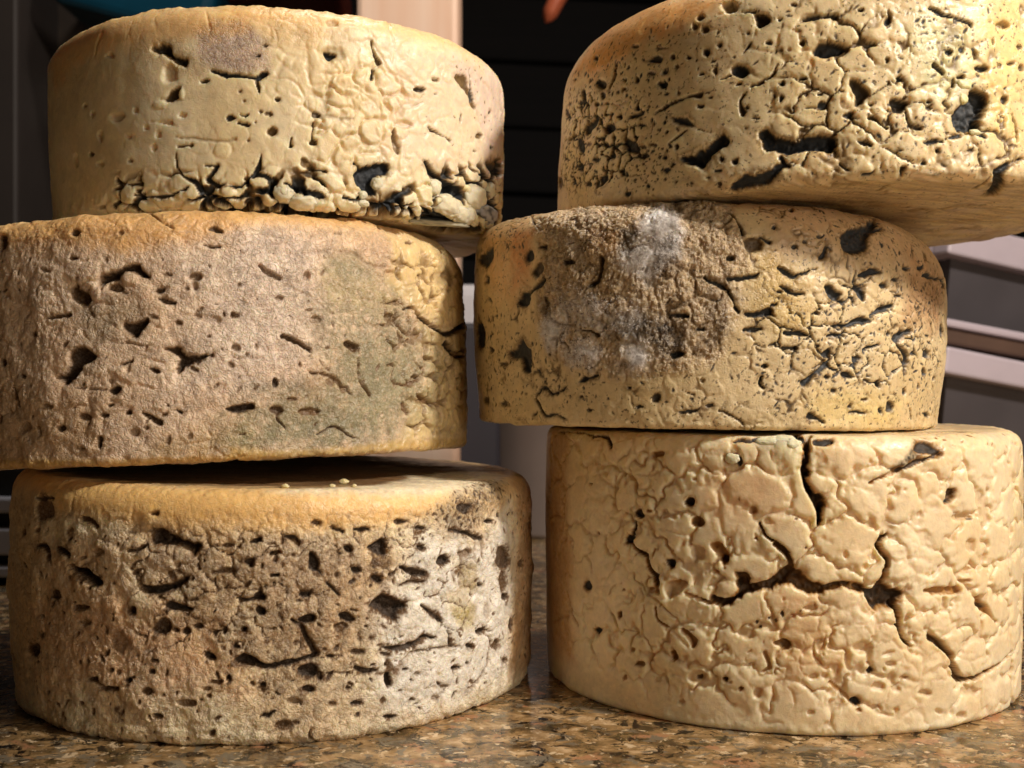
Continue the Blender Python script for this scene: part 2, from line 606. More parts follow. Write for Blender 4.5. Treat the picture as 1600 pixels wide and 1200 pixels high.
def cheese_material(name, rough=0.42, sss=0.35, fine=1.0, spec=0.45):
    m, nt, b = mat_new(name)
    N, L = nt.nodes, nt.links
    tint = N.new('ShaderNodeVertexColor'); tint.layer_name = 'Tint'
    rind = N.new('ShaderNodeVertexColor'); rind.layer_name = 'Rind'
    sep = N.new('ShaderNodeSeparateColor')
    L.new(rind.outputs['Color'], sep.inputs['Color'])
    tc = N.new('ShaderNodeTexCoord')

    def noise(scale, detail=4, rough_=0.6):
        n = N.new('ShaderNodeTexNoise')
        n.inputs['Scale'].default_value = scale
        n.inputs['Detail'].default_value = detail
        n.inputs['Roughness'].default_value = rough_
        L.new(tc.outputs['Object'], n.inputs['Vector'])
        return n

    def math_(op, a, b_=None, clamp=False):
        n = N.new('ShaderNodeMath'); n.operation = op; n.use_clamp = clamp
        for k, q in ((0, a), (1, b_)):
            if q is None: continue
            if isinstance(q, (int, float)): n.inputs[k].default_value = q
            else: L.new(q, n.inputs[k])
        return n.outputs[0]
    big = noise(70, 5)
    mid = noise(420, 5)
    fin = noise(1500, 3)
    # colour variation: broad and fine mottling
    v = math_('ADD', math_('MULTIPLY', big.outputs['Fac'], 0.5), math_('MULTIPLY', mid.outputs['Fac'], 0.5))
    v = math_('MULTIPLY_ADD', v, 0.7)
    N[-1] if False else None
    v.node.inputs[2].default_value = 0.64
    mix = N.new('ShaderNodeMix'); mix.data_type = 'RGBA'; mix.blend_type = 'MULTIPLY'
    mix.inputs['Factor'].default_value = 0.9
    L.new(tint.outputs['Color'], mix.inputs['A'])
    L.new(v, mix.inputs['B'])
    # pale dusting of dried rind on the grainy parts
    dust = math_('MULTIPLY', math_('SUBTRACT', fin.outputs['Fac'], 0.48), 3.0, True)
    dust = math_('MULTIPLY', dust, math_('MULTIPLY', sep.outputs['Red'], 0.8))
    dust = math_('MULTIPLY', dust, math_('SUBTRACT', 1.0, sep.outputs['Green'], True))
    mix2 = N.new('ShaderNodeMix'); mix2.data_type = 'RGBA'
    L.new(dust, mix2.inputs['Factor'])
    L.new(mix.outputs['Result'], mix2.inputs['A'])
    mix2.inputs['B'].default_value = (*lin((242, 230, 210)), 1)
    spk = noise(780, 2, .5)
    spg = noise(150, 3, .6)
    sp = math_('MULTIPLY', math_('SUBTRACT', spk.outputs['Fac'], 0.60), 16.0, True)
    sp = math_('MULTIPLY', sp, math_('MULTIPLY', math_('SUBTRACT', spg.outputs['Fac'], 0.40), 6.0, True))
    sp = math_('MULTIPLY', sp, sep.outputs['Blue'])
    mix3 = N.new('ShaderNodeMix'); mix3.data_type = 'RGBA'
    L.new(sp, mix3.inputs['Factor'])
    L.new(mix2.outputs['Result'], mix3.inputs['A'])
    mix3.inputs['B'].default_value = (*lin((74, 58, 38)), 1)
    L.new(mix3.outputs['Result'], b.inputs['Base Color'])
    r = math_('ADD', math_('MULTIPLY', mid.outputs['Fac'], 0.3), rough - 0.15)
    r = math_('ADD', r, math_('MULTIPLY', sep.outputs['Green'], 0.35), True)
    L.new(r, b.inputs['Roughness'])
    b.inputs['Specular IOR Level'].default_value = spec
    sw = math_('MULTIPLY', math_('SUBTRACT', 1.0, sep.outputs['Green'], True), sss)
    L.new(sw, b.inputs['Subsurface Weight'])
    b.inputs['Subsurface Radius'].default_value = (1.0, 0.62, 0.28)
    b.inputs['Subsurface Scale'].default_value = 0.006
    # relief finer than the mesh
    wr = noise(300, 4, .6)
    wr.inputs['Distortion'].default_value = 0.8
    rid = math_('ABSOLUTE', math_('SUBTRACT', wr.outputs['Fac'], 0.5))
    hgt = math_('ADD', math_('MULTIPLY', mid.outputs['Fac'], 0.9), math_('MULTIPLY', fin.outputs['Fac'], 0.5))
    hgt = math_('ADD', hgt, math_('MULTIPLY', math_('MINIMUM', rid, 0.06), 6.0))
    bp = N.new('ShaderNodeBump')
    bp.inputs['Distance'].default_value = 0.0011 * fine
    L.new(math_('MULTIPLY_ADD', sep.outputs['Red'], 0.85), bp.inputs['Strength'])
    bp.inputs['Strength'].links[0].from_node.inputs[2].default_value = 0.10
    L.new(hgt, bp.inputs['Height'])
    L.new(bp.outputs['Normal'], b.inputs['Normal'])
    return m


def curd_on(wheel, mat, crop, x, y, rx, ry, sink=0.3, seed=0, rgb=(232, 222, 190), dirt=0.0):
    """a loose curd sitting in an opening of a wheel; a part of that wheel"""
    i, j = wheel.locate(*cpx(crop, x, y))
    sc = CROPS[crop][2]
    M = wheel.matrix
    base = M @ Vector(wheel.P[i, j] * 0.001)
    nrm = (M.to_3x3() @ Vector(wheel.N[i, j])).normalized()
    dist = base.y
    ex, ey = rx / sc * dist / FPX, ry / sc * dist / FPX
    up = Vector((0, 0, 1)); side = up.cross(nrm).normalized(); up = nrm.cross(side).normalized()
    face = max(0.35, abs(nrm.y))
    ex = ex / face
    ez = min(ex, ey) * 0.8
    bm = bmesh.new()
    bmesh.ops.create_icosphere(bm, subdivisions=4, radius=1.0)
    pts = np.array([v.co[:] for v in bm.verts])
    q = pts * 1.0
    d = 1 + (fbm(q + seed * 3.1, 0.9, 3, seed) - 0.5) * 0.75 + (vnoise(q, 0.28, seed) - 0.5) * 0.06
    pts = np.sign(pts) * np.abs(pts) ** 0.88 * d[:, None]
    centre = base - nrm * ez * sink
    inv = M.inverted()
    cols = []
    n = vnoise(q, 0.35, seed + 2.0)
    for k, v in enumerate(bm.verts):
        w = centre + side * (pts[k, 0] * ex) + up * (pts[k, 1] * ey) + nrm * (pts[k, 2] * ez)
        v.co = inv @ w
        cols.append(0)
    o = bm_obj('curd', bm, mat, wheel.obj, True)
    me = o.data
    ca = me.color_attributes.new('Tint', 'FLOAT_COLOR', 'POINT')
    base_c = lin(rgb)
    dm = np.clip(sstep(0.25, -0.25, pts[:, 2]) + dirt * sstep(0.5, 0.75, n), 0, 1)[:, None]
    cc = base_c * (0.92 + 0.16 * n[:, None]) * (1 - dm) + lin((34, 36, 34)) * dm
    ca.data.foreach_set('color', np.concatenate([cc, np.ones((len(cc), 1))], -1).astype(np.float32).ravel())
    cb = me.color_attributes.new('Rind', 'FLOAT_COLOR', 'POINT')
    cb.data.foreach_set('color', np.concatenate([0 * dm + 0.12, dm, 0 * dm, 0 * dm + 1], -1).astype(np.float32).ravel())
    return o

# ================================================================== THE SIX WHEELS
BLUE = [(0.35, (128, 100, 58)), (0.62, (72, 60, 42)), (0.85, (42, 46, 48)), (1.0, (32, 37, 43))]
BROWN = [(0.35, (122, 88, 48)), (0.65, (72, 50, 28)), (1.0, (34, 26, 17))]
AMBER = [(0.3, (176, 126, 62)), (0.6, (98, 70, 40)), (0.85, (44, 38, 30)), (1.0, (24, 25, 25))]
CREAM = (226, 203, 154)
HW = [(-0.0, 0)]


def base_colour(w, rgb, rgb2, rim=None, rim_rows=(0.0, 9.0)):
    k = sstep(0.3, 0.7, fbm(w.pn, 24.0, 3, 2.0 + w.seed))[..., None]
    w.c[:] = lin(rgb) * (1 - k) + lin(rgb2) * k
    if rim is not None:
        vt = w.v[w.i_flat0]
        f = sstep(vt - rim_rows[1], vt - rim_rows[0], w.V + w.n5 * 5)[..., None]
        w.c[:] = w.c * (1 - f * 0.8) + lin(rim) * f * 0.8


def rough_edges(w, amp=0.8):
    """worn rims: chipped and uneven along the top and bottom edge"""
    vt = w.v[w.i_flat0]; vb = 0.0
    e = np.exp(-((w.V - vt + 3) / 4.5) ** 2) + np.exp(-((w.V - vb) / 3.0) ** 2)
    w.h += e * ((fbm(w.pn, 9.0, 3, 31.0 + w.seed) - 0.5) * 2.4 + (fbm(w.pn, 2.6, 2, 33.0 + w.seed) - 0.5) * 1.0) * amp


def crust(w, amp, scale, mask=1.0):
    """granular, bubbly rind relief"""
    g = (fbm(w.pn, scale * 2.6, 3, 21.0 + w.seed) - 0.5) * amp * 2.6
    f = (fbm(w.pn, 1.3, 2, 23.0 + w.seed) - 0.5) * amp * 1.5
    r = np.abs(fbm(w.pn, 3.4, 3, 27.0 + w.seed) - 0.5) * 2          # fine wrinkles
    patch = sstep(0.40, 0.60, fbm(w.pn, 15.0, 2, 19.0 + w.seed))
    w.h += (g + f * (1.3 - patch) - sstep(0.10, 0.0, r) * amp * 0.9 * patch) * mask


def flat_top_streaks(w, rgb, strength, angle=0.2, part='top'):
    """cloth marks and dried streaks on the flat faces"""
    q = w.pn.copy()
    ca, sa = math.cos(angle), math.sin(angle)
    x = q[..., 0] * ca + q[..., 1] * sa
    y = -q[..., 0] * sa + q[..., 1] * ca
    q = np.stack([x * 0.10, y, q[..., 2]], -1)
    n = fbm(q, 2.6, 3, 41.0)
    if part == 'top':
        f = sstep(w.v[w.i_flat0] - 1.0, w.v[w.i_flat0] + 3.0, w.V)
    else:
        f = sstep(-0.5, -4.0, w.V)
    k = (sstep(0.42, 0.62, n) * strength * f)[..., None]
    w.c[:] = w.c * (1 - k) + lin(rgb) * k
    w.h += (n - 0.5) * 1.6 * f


# ------------------------------------------------------------------ upper left wheel
def wheel_upper_left():
    w = Wheel(-0.0953, 0.4857, 0.1745, 90.5, 92.5, 71.5, 5.0, 9.0, 12.0, tilt=(-1.0, -0.6), seed=1.0, bulge=0.6, nbot=22)
    base_colour(w, (236, 215, 170), (241, 224, 186), (242, 202, 140), (1.0, 15.0))
    w.g[:] = 0.12
    rough_edges(w, 0.9)
    right = sstep(-26, 6, w.S) * sstep(70, 55, w.V)
    w.curds('TLb', [(250, 420), (420, 330), (560, 320), (700, 420), (680, 640), (650, 800), (420, 840), (200, 820), (160, 600)], 8.5, .20, .7, .03, .8, 4, 61)
    w.knit(12.0, 0.5, 0.5, 0.2, 2.0, mask=right * .6, dome=0.6)
    w.knit(6.0, 0.35, 0.45, 0.2, 5.0, mask=0.25 + 0.5 * right, dome=0.3)
    w.h += (fbm(w.pn, 14.0, 2, 8.0) - 0.5) * 0.9
    w.k[:] = 0.06
    T, H, C, P, U, K = w.tint, w.hole, w.crack, w.pit, w.lump, w.speckle
    T('TLa', [(850, 170), (930, 110), (1080, 110), (1180, 180), (1230, 260), (1210, 380), (1080, 400), (930, 370), (840, 290)], (196, 170, 152), 0.85, 2.5, grain=1.0)
    T('TLa', [(520, 240), (740, 200), (850, 300), (900, 420), (740, 420), (660, 360)], (190, 158, 112), 0.5, 3.0, grain=0.6)
    T('TLb', [(560, 330), (800, 200), (1060, 330), (1190, 480), (1190, 900), (900, 900), (620, 760)], (242, 222, 192), .7, 8)
    T('TLb', [(900, 250), (1030, 250), (1190, 440), (1190, 1000), (1100, 900), (1060, 560), (960, 420)], (236, 212, 196), .7, 4)
    T('TLa', [(60, 360), (200, 190), (420, 90), (900, 40), (1371, 35), (1371, 130), (900, 190), (500, 230), (250, 330), (100, 480)], (240, 190, 116), .7, 5, mottle=.4)  # deeper rim colour with its lit glow painted in, next line too
    T('TLb', [(0, 30), (500, 50), (800, 130), (1100, 300), (1060, 330), (760, 200), (420, 130), (0, 120)], (244, 204, 142), .7, 4, mottle=.4)
    T('TLb', [(0, 60), (380, 120), (240, 230), (0, 200)], (232, 196, 136), 0.6, 4.0, grain=0.5)
    w.h += 0.0
    # left half
    H('TLa', [(600, 265), (650, 240), (705, 235), (715, 280), (755, 315), (800, 325), (780, 350), (740, 345), (690, 310), (640, 290)], 5, .72)
    H('TLa', [(690, 490), (740, 460), (770, 470), (745, 500), (750, 530), (700, 548), (645, 530), (680, 520)], 4, .55)
    P('TLa', 700, 400, 50, 60, 0.05, 1.2)
    C('TLa', [(930, 375, 14), (985, 395, 22), (1040, 402, 22), (1110, 405, 16), (1160, 420, 14), (1190, 410, 22), (1205, 395, 26)], 4, .9)
    C('TLa', [(1165, 425, 12), (1175, 460, 14), (1185, 490, 10)], 2, .55)
    C('TLa', [(870, 432, 10), (900, 435, 14), (915, 430, 8)], 2, .5)
    for q in [(1178, 300, 18, 10, .6), (1215, 245, 15, 8, .55), (1030, 630, 28, 16, .75), (1283, 533, 12, 8, .6), (1190, 598, 12, 6, .45), (1225, 608, 14, 6, .45),
              (1250, 705, 26, 24, .36), (1078, 490, 7, 6, .3), (285, 825, 18, 14, .5), (1100, 540, 7, 6, .3), (1125, 750, 9, 8, .3), (1160, 655, 8, 6, .3),
              (250, 570, 10, 10, .15), (490, 862, 12, 10, .25), (1355, 780, 12, 14, .4)]:
        P('TLa', *q)
    C('TLa', [(1080, 615, 8), (1110, 612, 12), (1130, 605, 8)], 2, .6)
    C('TLa', [(1070, 660, 10), (1100, 668, 16), (1120, 665, 8)], 2, .65)
    for q in [(425, 625, 40, 25), (290, 610, 12, 16), (480, 730, 22, 12), (520, 590, 12, 10), (690, 655, 30, 10), (770, 615, 20, 10), (575, 685, 10, 6), (640, 720, 16, 26),
              (330, 730, 14, 26), (200, 860, 14, 40), (330, 880, 20, 12), (380, 300, 26, 14), (620, 790, 12, 24)]:
        P('TLa', *q, 0.03, 1.1)
    C('TLa', [(740, 735, 10), (820, 745, 18), (900, 755, 16), (980, 760, 14), (1050, 745, 24)], 2.2, .14)
    C('TLa', [(745, 780, 8), (780, 778, 14), (820, 775, 14)], 2.4, .35)
    C('TLa', [(600, 655, 6), (690, 650, 10), (740, 680, 8)], 1.2, 0)
    C('TLa', [(735, 830, 8), (740, 900, 8), (770, 945, 10), (800, 960, 18), (840, 975, 26), (860, 1010, 26), (870, 1050, 20)], 3.5, .9)
    C('TLa', [(905, 965, 24), (950, 1000, 20), (1010, 995, 14), (1080, 1005, 14), (1120, 970, 16), (1165, 935, 24), (1190, 850, 8), (1195, 830, 6)], 3.5, .85)
    C('TLa', [(905, 965, 20), (925, 935, 20), (955, 890, 14)], 3, .8)
    C('TLa', [(890, 890, 8), (960, 885, 10)], 1.5, .5)
    C('TLa', [(1165, 935, 20), (1220, 945, 16), (1270, 975, 26), (1250, 995, 14)], 3, .85)
    C('TLa', [(1320, 980, 10), (1371, 1000, 12)], 2, .8)
    C('TLa', [(420, 970, 20), (440, 1020, 18), (430, 1075, 26), (400, 1110, 22)], 2.2, .66)
    C('TLa', [(420, 975, 10), (480, 985, 8), (545, 985, 16)], 1.6, .55)
    C('TLa', [(520, 1045, 10), (600, 1050, 10), (690, 1050, 14), (760, 1025, 16), (800, 1000, 12)], 2.2, .72)
    C('TLa', [(930, 1050, 20), (960, 1090, 28), (1020, 1115, 24)], 4, .95)
    H('TLa', [(1290, 1070), (1371, 1060), (1371, 1140), (1300, 1130)], 4, 1.0)
    C('TLa', [(905, 60, 10), (912, 130, 10), (905, 200, 6)], 1.8, 0)
    C('TLa', [(335, 185, 24), (315, 230, 14), (300, 300, 8)], 2.0, 0)
    C('TLa', [(625, 90, 8), (625, 140, 6)], 1.2, 0)
    U('TLa', 905, 1015, 30, 36); U('TLa', 1310, 1035, 52, 52, 2.0); U('TLa', 1015, 1045, 46, 60, 2.2); U('TLa', 990, 800, 50, 42, 1.0); U('TLa', 655, 558, 40, 24, 0.8)
    U('TLa', 765, 495, 14, 32, 1.2); U('TLa', 1180, 1050, 110, 66, 1.6)
    # right half
    P('TLb', 322, 272, 70, 40, 0.03, 1.4)
    H('TLb', [(272, 255), (310, 258), (352, 268), (340, 295), (310, 310), (285, 290)], 6, .88)
    C('TLb', [(517, 205, 6), (525, 240, 12), (545, 290, 18), (560, 320, 34)], 3, .5)
    C('TLb', [(530, 225, 10), (580, 300, 16), (610, 370, 18), (690, 400, 14), (760, 450, 20)], 2.2, .04)
    H('TLb', [(520, 340), (540, 350), (530, 400), (515, 410)], 3, .7)
    for q in [(765, 455, 32, 16, .6, 3), (845, 405, 18, 12, .3, 2), (845, 475, 12, 6, .4, 1.2), (680, 635, 50, 24, .06, 2.2), (228, 722, 20, 16, .5, 3.5), (240, 580, 26, 16, .55, 3),
              (112, 740, 12, 10, .5, 2), (20, 670, 26, 20, .4, 2), (45, 503, 12, 10, .55, 1.5), (8, 580, 10, 8, .4, 1), (320, 118, 36, 22, .10, 1.2), (1065, 690, 18, 14, .4, 1.5),
              (972, 600, 6, 26, .35, .9), (1120, 570, 6, 6, .7, .8), (20, 925, 30, 30, .7, 2.5), (700, 805, 14, 8, .0, .8), (1130, 745, 8, 8, .6, 1), (1040, 765, 16, 8, .3, .8), (1130, 835, 10, 8, .7, 1)]:
        P('TLb', *q)
    U('TLb', 560, 365, 28, 25); U('TLb', 580, 412, 30, 30); U('TLb', 520, 452, 34, 28); U('TLb', 468, 360, 30, 40, .9); U('TLb', 270, 635, 45, 42, .9); U('TLb', 700, 830, 60, 60, 1.1)
    U('TLb', 400, 860, 50, 45, 1.0); U('TLb', 590, 650, 45, 40, .9); U('TLb', 640, 690, 26, 20, 1.0); U('TLb', 610, 560, 42, 90, .8)
    C('TLb', [(430, 440, 12), (470, 470, 14), (540, 520, 14), (570, 560, 10)], 2, .0)
    C('TLb', [(540, 430, 10), (560, 500, 14), (565, 560, 10)], 2, .0)
    C('TLb', [(650, 500, 10), (665, 540, 14), (720, 545, 18), (780, 520, 10)], 2.2, .08)
    C('TLb', [(640, 650, 12), (630, 700, 22), (650, 745, 36), (660, 775, 14)], 2.6, .3)
    C('TLb', [(200, 510, 8), (205, 560, 12), (240, 580, 26), (300, 590, 16), (380, 600, 14), (430, 600, 10)], 2.4, .14)
    C('TLb', [(222, 620, 6), (222, 680, 8), (228, 720, 20)], 3, .45)
    C('TLb', [(0, 400, 8), (100, 400, 12), (150, 430, 14), (180, 500, 10)], 1.5, .03)
    C('TLb', [(115, 700, 10), (110, 740, 14)], 2, .4)
    H('TLb', [(160, 800), (190, 800), (240, 855), (200, 850), (155, 840)], 2.5, .4)
    C('TLb', [(200, 845, 14), (250, 860, 8), (290, 870, 18)], 2, .55)
    C('TLb', [(420, 720, 8), (500, 785, 14), (545, 720, 10), (600, 740, 8), (640, 790, 8)], 2, .02)
    H('TLb', [(430, 825), (470, 840), (540, 835), (610, 825), (612, 885), (560, 890), (520, 920), (560, 975), (540, 1000), (500, 985), (440, 940), (430, 890), (445, 850)], 6.5, 1.0)
    C('TLb', [(375, 1000, 8), (400, 1008, 12), (440, 1020, 14), (460, 1000, 10)], 3, .85)
    C('TLb', [(90, 925, 10), (130, 960, 22), (190, 975, 26), (250, 990, 40), (280, 1000, 18)], 4, .9)
    H('TLb', [(60, 1030), (130, 1010), (140, 1060), (230, 1075), (270, 1060), (420, 1095), (240, 1095), (60, 1080)], 4, .95)
    C('TLb', [(790, 820, 12), (820, 870, 30), (880, 910, 38), (930, 950, 44), (990, 985, 60)], 6, 1.0)
    H('TLb', [(870, 940), (1010, 960), (1000, 1060), (960, 1000), (880, 985)], 6, 1.0)
    C('TLb', [(830, 880, 8), (850, 960, 10), (830, 1060, 12)], 2.4, .85)
    H('TLb', [(1080, 1010), (1110, 1005), (1110, 1040), (1160, 1020), (1172, 1110), (1150, 1100), (1120, 1040), (1060, 1080), (1050, 1060)], 4, 1.0)
    C('TLb', [(1110, 925, 16), (1108, 980, 12), (1105, 1030, 22)], 3.5, 1.0)
    C('TLb', [(1055, 965, 8), (1062, 1010, 10), (1100, 1030, 14)], 2.5, .95)
    C('TLb', [(1140, 930, 10), (1148, 990, 14), (1150, 1040, 20)], 3, 1.0)
    C('TLb', [(1010, 820, 10), (1030, 862, 18), (1060, 870, 6)], 2.2, .5)
    C('TLb', [(1060, 880, 8), (1090, 910, 10), (1130, 915, 14)], 2, .85)
    C('TLb', [(520, 1040, 8), (600, 1055, 8), (680, 1055, 14), (730, 1035, 12)], 1.6, .7)
    C('TLb', [(1155, 800, 8), (1165, 850, 10)], 1.5, .6)
    C('TLb', [(960, 700, 4), (1000, 760, 4)], .8, .0)
    H('TLb', [(700, 1120), (820, 1085), (870, 1035), (905, 1060), (880, 1110), (1000, 1150), (1060, 1140), (1040, 1180), (800, 1180)], 6, 1.0)
    H('TLb', [(940, 390), (985, 370), (1010, 400), (1025, 460), (1040, 520), (1060, 550), (1030, 545), (1000, 470), (960, 430)], 1.8, .42)
    C('TLb', [(1022, 350, 8), (1025, 430, 14), (1035, 500, 22)], 2.2, .72)
    C('TLb', [(810, 650, 10), (850, 672, 12), (920, 712, 5)], 2, .5)
    C('TLb', [(605, 90, 12), (612, 130, 8)], 1.5, .05)
    K('TLb', [(760, 150), (1000, 240), (1150, 380), (1190, 800), (1080, 640), (960, 360)], 3.2, .42, .5, .65, .4, seed=2)
    K('TLb', [(700, 560), (1050, 560), (1050, 850), (800, 760)], 3.0, .3, .4, .4, .3, seed=3)
    K('TLb', [(1090, 850), (1190, 850), (1190, 1130), (1040, 1100)], 3.4, .8, .7, .95, 1.2, seed=5)
    w.curds('px', [(575, 318), (640, 292), (700, 268), (800, 250), (800, 350), (700, 362), (600, 345)], 8.0, .42, 3.0, 1.0, 1.5, 4, 63)
    w.curds('px', [(400, 282), (480, 268), (585, 300), (620, 340), (400, 345)], 8.0, .26, 2.6, .95, 1.4, 5, 64)
    w.curds('px', [(175, 290), (250, 284), (400, 276), (410, 345), (170, 345)], 10.0, .17, 2.0, .85, 1.0, 5, 66)
    o = w.finish('blue_cheese', MAT_SMOOTH, BLUE)
    tag(o, 'cream cheese with white curds in black mould low on its right, under the pale post', 'cheese', 'blue cheese wheels in two stacks')
    k = 0
    for q in [('TLb', 918, 1040, 58, 58), ('TLb', 985, 1085, 38, 46), ('TLb', 1015, 1095, 32, 46), ('TLb', 1060, 1000, 42, 66), ('TLb', 1130, 968, 16, 42), ('TLb', 180, 1040, 50, 44),
              ('TLb', 75, 975, 50, 48), ('TLb', 480, 990, 22, 22), ('TLb', 552, 932, 28, 34), ('TLb', 848, 945, 30, 42), ('TLb', 480, 1035, 26, 20)]:
        curd_on(w, MAT_CURD, *q, sink=.6, seed=k + 1.3, dirt=0.2); k += 1
    curd_on(w, MAT_CURD, 'TLb', 1115, 1085, 46, 50, sink=.5, seed=40, rgb=(176, 176, 178), dirt=.8)
    curd_on(w, MAT_CURD, 'TLb', 862, 1140, 62, 30, sink=.5, seed=41, rgb=(190, 186, 160), dirt=.5)
    return w


# ------------------------------------------------------------------ middle left wheel
def wheel_middle_left():
    w = Wheel(-0.119, 0.4753, 0.0860, 99.5, 100.5, 84.0, 2.5, 5.0, 15.0, tilt=(-2.0, -2.3), seed=2.0, bulge=1.0)
    base_colour(w, (244, 214, 182), (232, 198, 162), (242, 202, 140), (2.0, 17.0))
    w.g[:] = 0.75
    vt = w.v[w.i_flat0]
    w.g *= (1 - 0.75 * sstep(vt - 12, vt - 3, w.V))
    rough_edges(w, 0.6)
    w.h += (fbm(w.pn, 14.0, 3, 6.0) - 0.5) * 2.2
    wr = np.abs(fbm(w.pn + w.n5[..., None] * 6, 3.0, 3, 91.0) - 0.5)
    w.h -= sstep(0.07, 0.0, wr) * 0.38 * w.g * sstep(0.38, 0.6, fbm(w.pn, 18.0, 2, 93.0))
    crust(w, 0.22, 1.7, np.clip(w.g * 1.2, 0, 1))
    w.knit(8.0, 0.5, 0.45, 0.18, 3.0, mask=0.7 * np.ones_like(w.h), dome=0.6)
    T, H, C, P, U, K = w.tint, w.hole, w.crack, w.pit, w.lump, w.speckle
    T('MLb', [(0, 130), (230, 110), (400, 220), (420, 480), (300, 800), (0, 820)], (248, 226, 206), .7, 9, grain=1.0)
    T('MLa', [(700, 250), (1116, 150), (1116, 800), (760, 820), (820, 480)], (248, 226, 204), .6, 9, grain=1.0)
    T('MLa', [(340, 470), (500, 440), (640, 470), (520, 620), (380, 640)], (160, 140, 108), .65, 4)
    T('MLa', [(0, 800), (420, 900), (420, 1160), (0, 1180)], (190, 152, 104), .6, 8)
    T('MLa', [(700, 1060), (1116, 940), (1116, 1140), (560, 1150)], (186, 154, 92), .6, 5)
    T('MLb', [(0, 960), (200, 940), (360, 900), (500, 880), (540, 660), (700, 590), (780, 700), (830, 860), (750, 920), (720, 1050), (400, 1100), (0, 1120)], (150, 144, 108), .85, 11, grain=.6, mottle=1.3)
    T('MLb', [(200, 930), (430, 900), (620, 1000), (560, 1080), (260, 1060)], (104, 100, 78), .8, 8, grain=.5, mottle=1.4)
    T('MLb', [(560, 680), (700, 700), (700, 860), (580, 880)], (124, 120, 94), .6, 7, mottle=1.4)
    T('MLb', [(380, 760), (480, 860), (420, 980), (240, 960), (200, 840)], (134, 108, 66), .45, 4)
    T('MLb', [(680, 150), (900, 150), (1010, 300), (1040, 540), (900, 580), (780, 480), (690, 360)], (236, 208, 150), .95, 4, grain=.08)
    T('MLb', [(820, 560), (1050, 560), (1050, 1080), (740, 1080), (770, 960), (860, 760)], (232, 206, 148), .85, 5, grain=.08)
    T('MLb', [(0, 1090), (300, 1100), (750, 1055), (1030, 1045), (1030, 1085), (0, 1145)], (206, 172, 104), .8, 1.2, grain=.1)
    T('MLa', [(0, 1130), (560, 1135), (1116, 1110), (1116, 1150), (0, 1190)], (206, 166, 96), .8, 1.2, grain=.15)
    w.curds('MLb', [(700, 200), (1000, 280), (1040, 560), (1040, 1000), (760, 1040), (740, 760), (640, 560)], 9.0, .16, 1.1, .25, .8, 5, 81)
    T('px', [(470, 470), (560, 430), (640, 470), (700, 560), (680, 650), (560, 690), (420, 690), (400, 640), (500, 580)], (160, 152, 118), .6, 12, mottle=1.5)
    T('MLa', [(0, 70), (500, 20), (1116, 20), (1116, 100), (900, 170), (560, 240), (300, 190), (0, 210)], (242, 188, 116), .8, 4, grain=.25, mottle=.5)  # orange glow of the lit top rim painted in, next line too
    T('MLb', [(0, 30), (300, 50), (640, 80), (640, 130), (360, 120), (0, 110)], (242, 192, 122), .8, 3, grain=.25, mottle=.5)
    # left half
    H('MLa', [(430, 345), (470, 320), (540, 300), (600, 275), (615, 310), (670, 345), (640, 355), (600, 330), (560, 320), (530, 350), (470, 370), (430, 390)], 6.5, .68)
    H('MLa', [(300, 385), (330, 370), (345, 395), (385, 405), (400, 450), (370, 470), (330, 455), (300, 430)], 5, .5)
    U('MLa', 565, 352, 44, 34, 2.2); U('MLa', 620, 400, 60, 50, 1.8); U('MLa', 390, 335, 50, 55, 1.2); U('MLa', 450, 420, 66, 44, 1.2); U('MLa', 740, 395, 44, 40, .9)
    for q in [(505, 392, 34, 20, .35, 2.5), (700, 402, 22, 14, .55, 3), (850, 340, 32, 20, .3, 2.8), (850, 382, 20, 26, .12, 1.6), (330, 150, 22, 15, .5, 2.4), (322, 260, 20, 9, .4, 1.8),
              (432, 1065, 14, 28, .65, 3), (372, 955, 30, 18, .42, 2.2), (455, 945, 20, 10, .5, 2), (270, 1000, 18, 13, .6, 2.2), (585, 1022, 26, 18, .15, 1.8), (480, 902, 14, 10, .5, 2),
              (2, 962, 10, 22, .7, 3), (15, 715, 12, 18, .5, 2), (100, 775, 14, 8, .5, 1.5), (1020, 510, 20, 15, .35, 2), (1025, 650, 22, 16, .25, 1.8), (920, 530, 46, 26, .05, 1.2),
              (525, 150, 10, 8, .25, .9), (210, 905, 24, 12, .2, 1), (640, 1000, 10, 8, .3, 1), (110, 1000, 30, 20, .2, 1), (350, 1090, 20, 10, .2, 1), (860, 515, 20, 14, .2, 1)]:
        P('MLa', *q)
    C('MLa', [(690, 435, 8), (715, 450, 18), (755, 458, 12)], 3, .55)
    H('MLa', [(530, 530), (560, 540), (600, 535), (640, 520), (655, 540), (620, 570), (590, 605), (550, 590), (530, 565)], 6, .66)
    H('MLa', [(320, 650), (360, 650), (415, 690), (400, 715), (350, 740), (310, 800), (280, 815), (245, 790), (260, 770), (295, 740), (300, 690)], 7, .66)
    H('MLa', [(715, 650), (790, 640), (800, 668), (840, 684), (930, 665), (940, 690), (880, 705), (820, 730), (780, 762), (765, 745), (780, 700), (750, 680)], 6.5, .62)
    H('MLa', [(640, 735), (680, 740), (700, 760), (670, 764)], 3.5, .55)
    H('MLa', [(465, 840), (510, 815), (535, 825), (500, 860)], 4, .75)
    H('MLa', [(535, 935), (570, 915), (578, 945), (545, 947)], 3, .6)
    C('MLa', [(620, 940, 8), (650, 950, 18), (690, 975, 20)], 3, .55)
    H('MLa', [(755, 912), (800, 930), (790, 942), (765, 930)], 3.5, .85)
    H('MLa', [(980, 915), (1040, 900), (1110, 890), (1116, 918), (1060, 932), (1020, 945), (995, 930)], 5, .75)
    H('MLa', [(900, 130), (935, 115), (970, 140), (975, 155), (930, 142)], 3, .58)
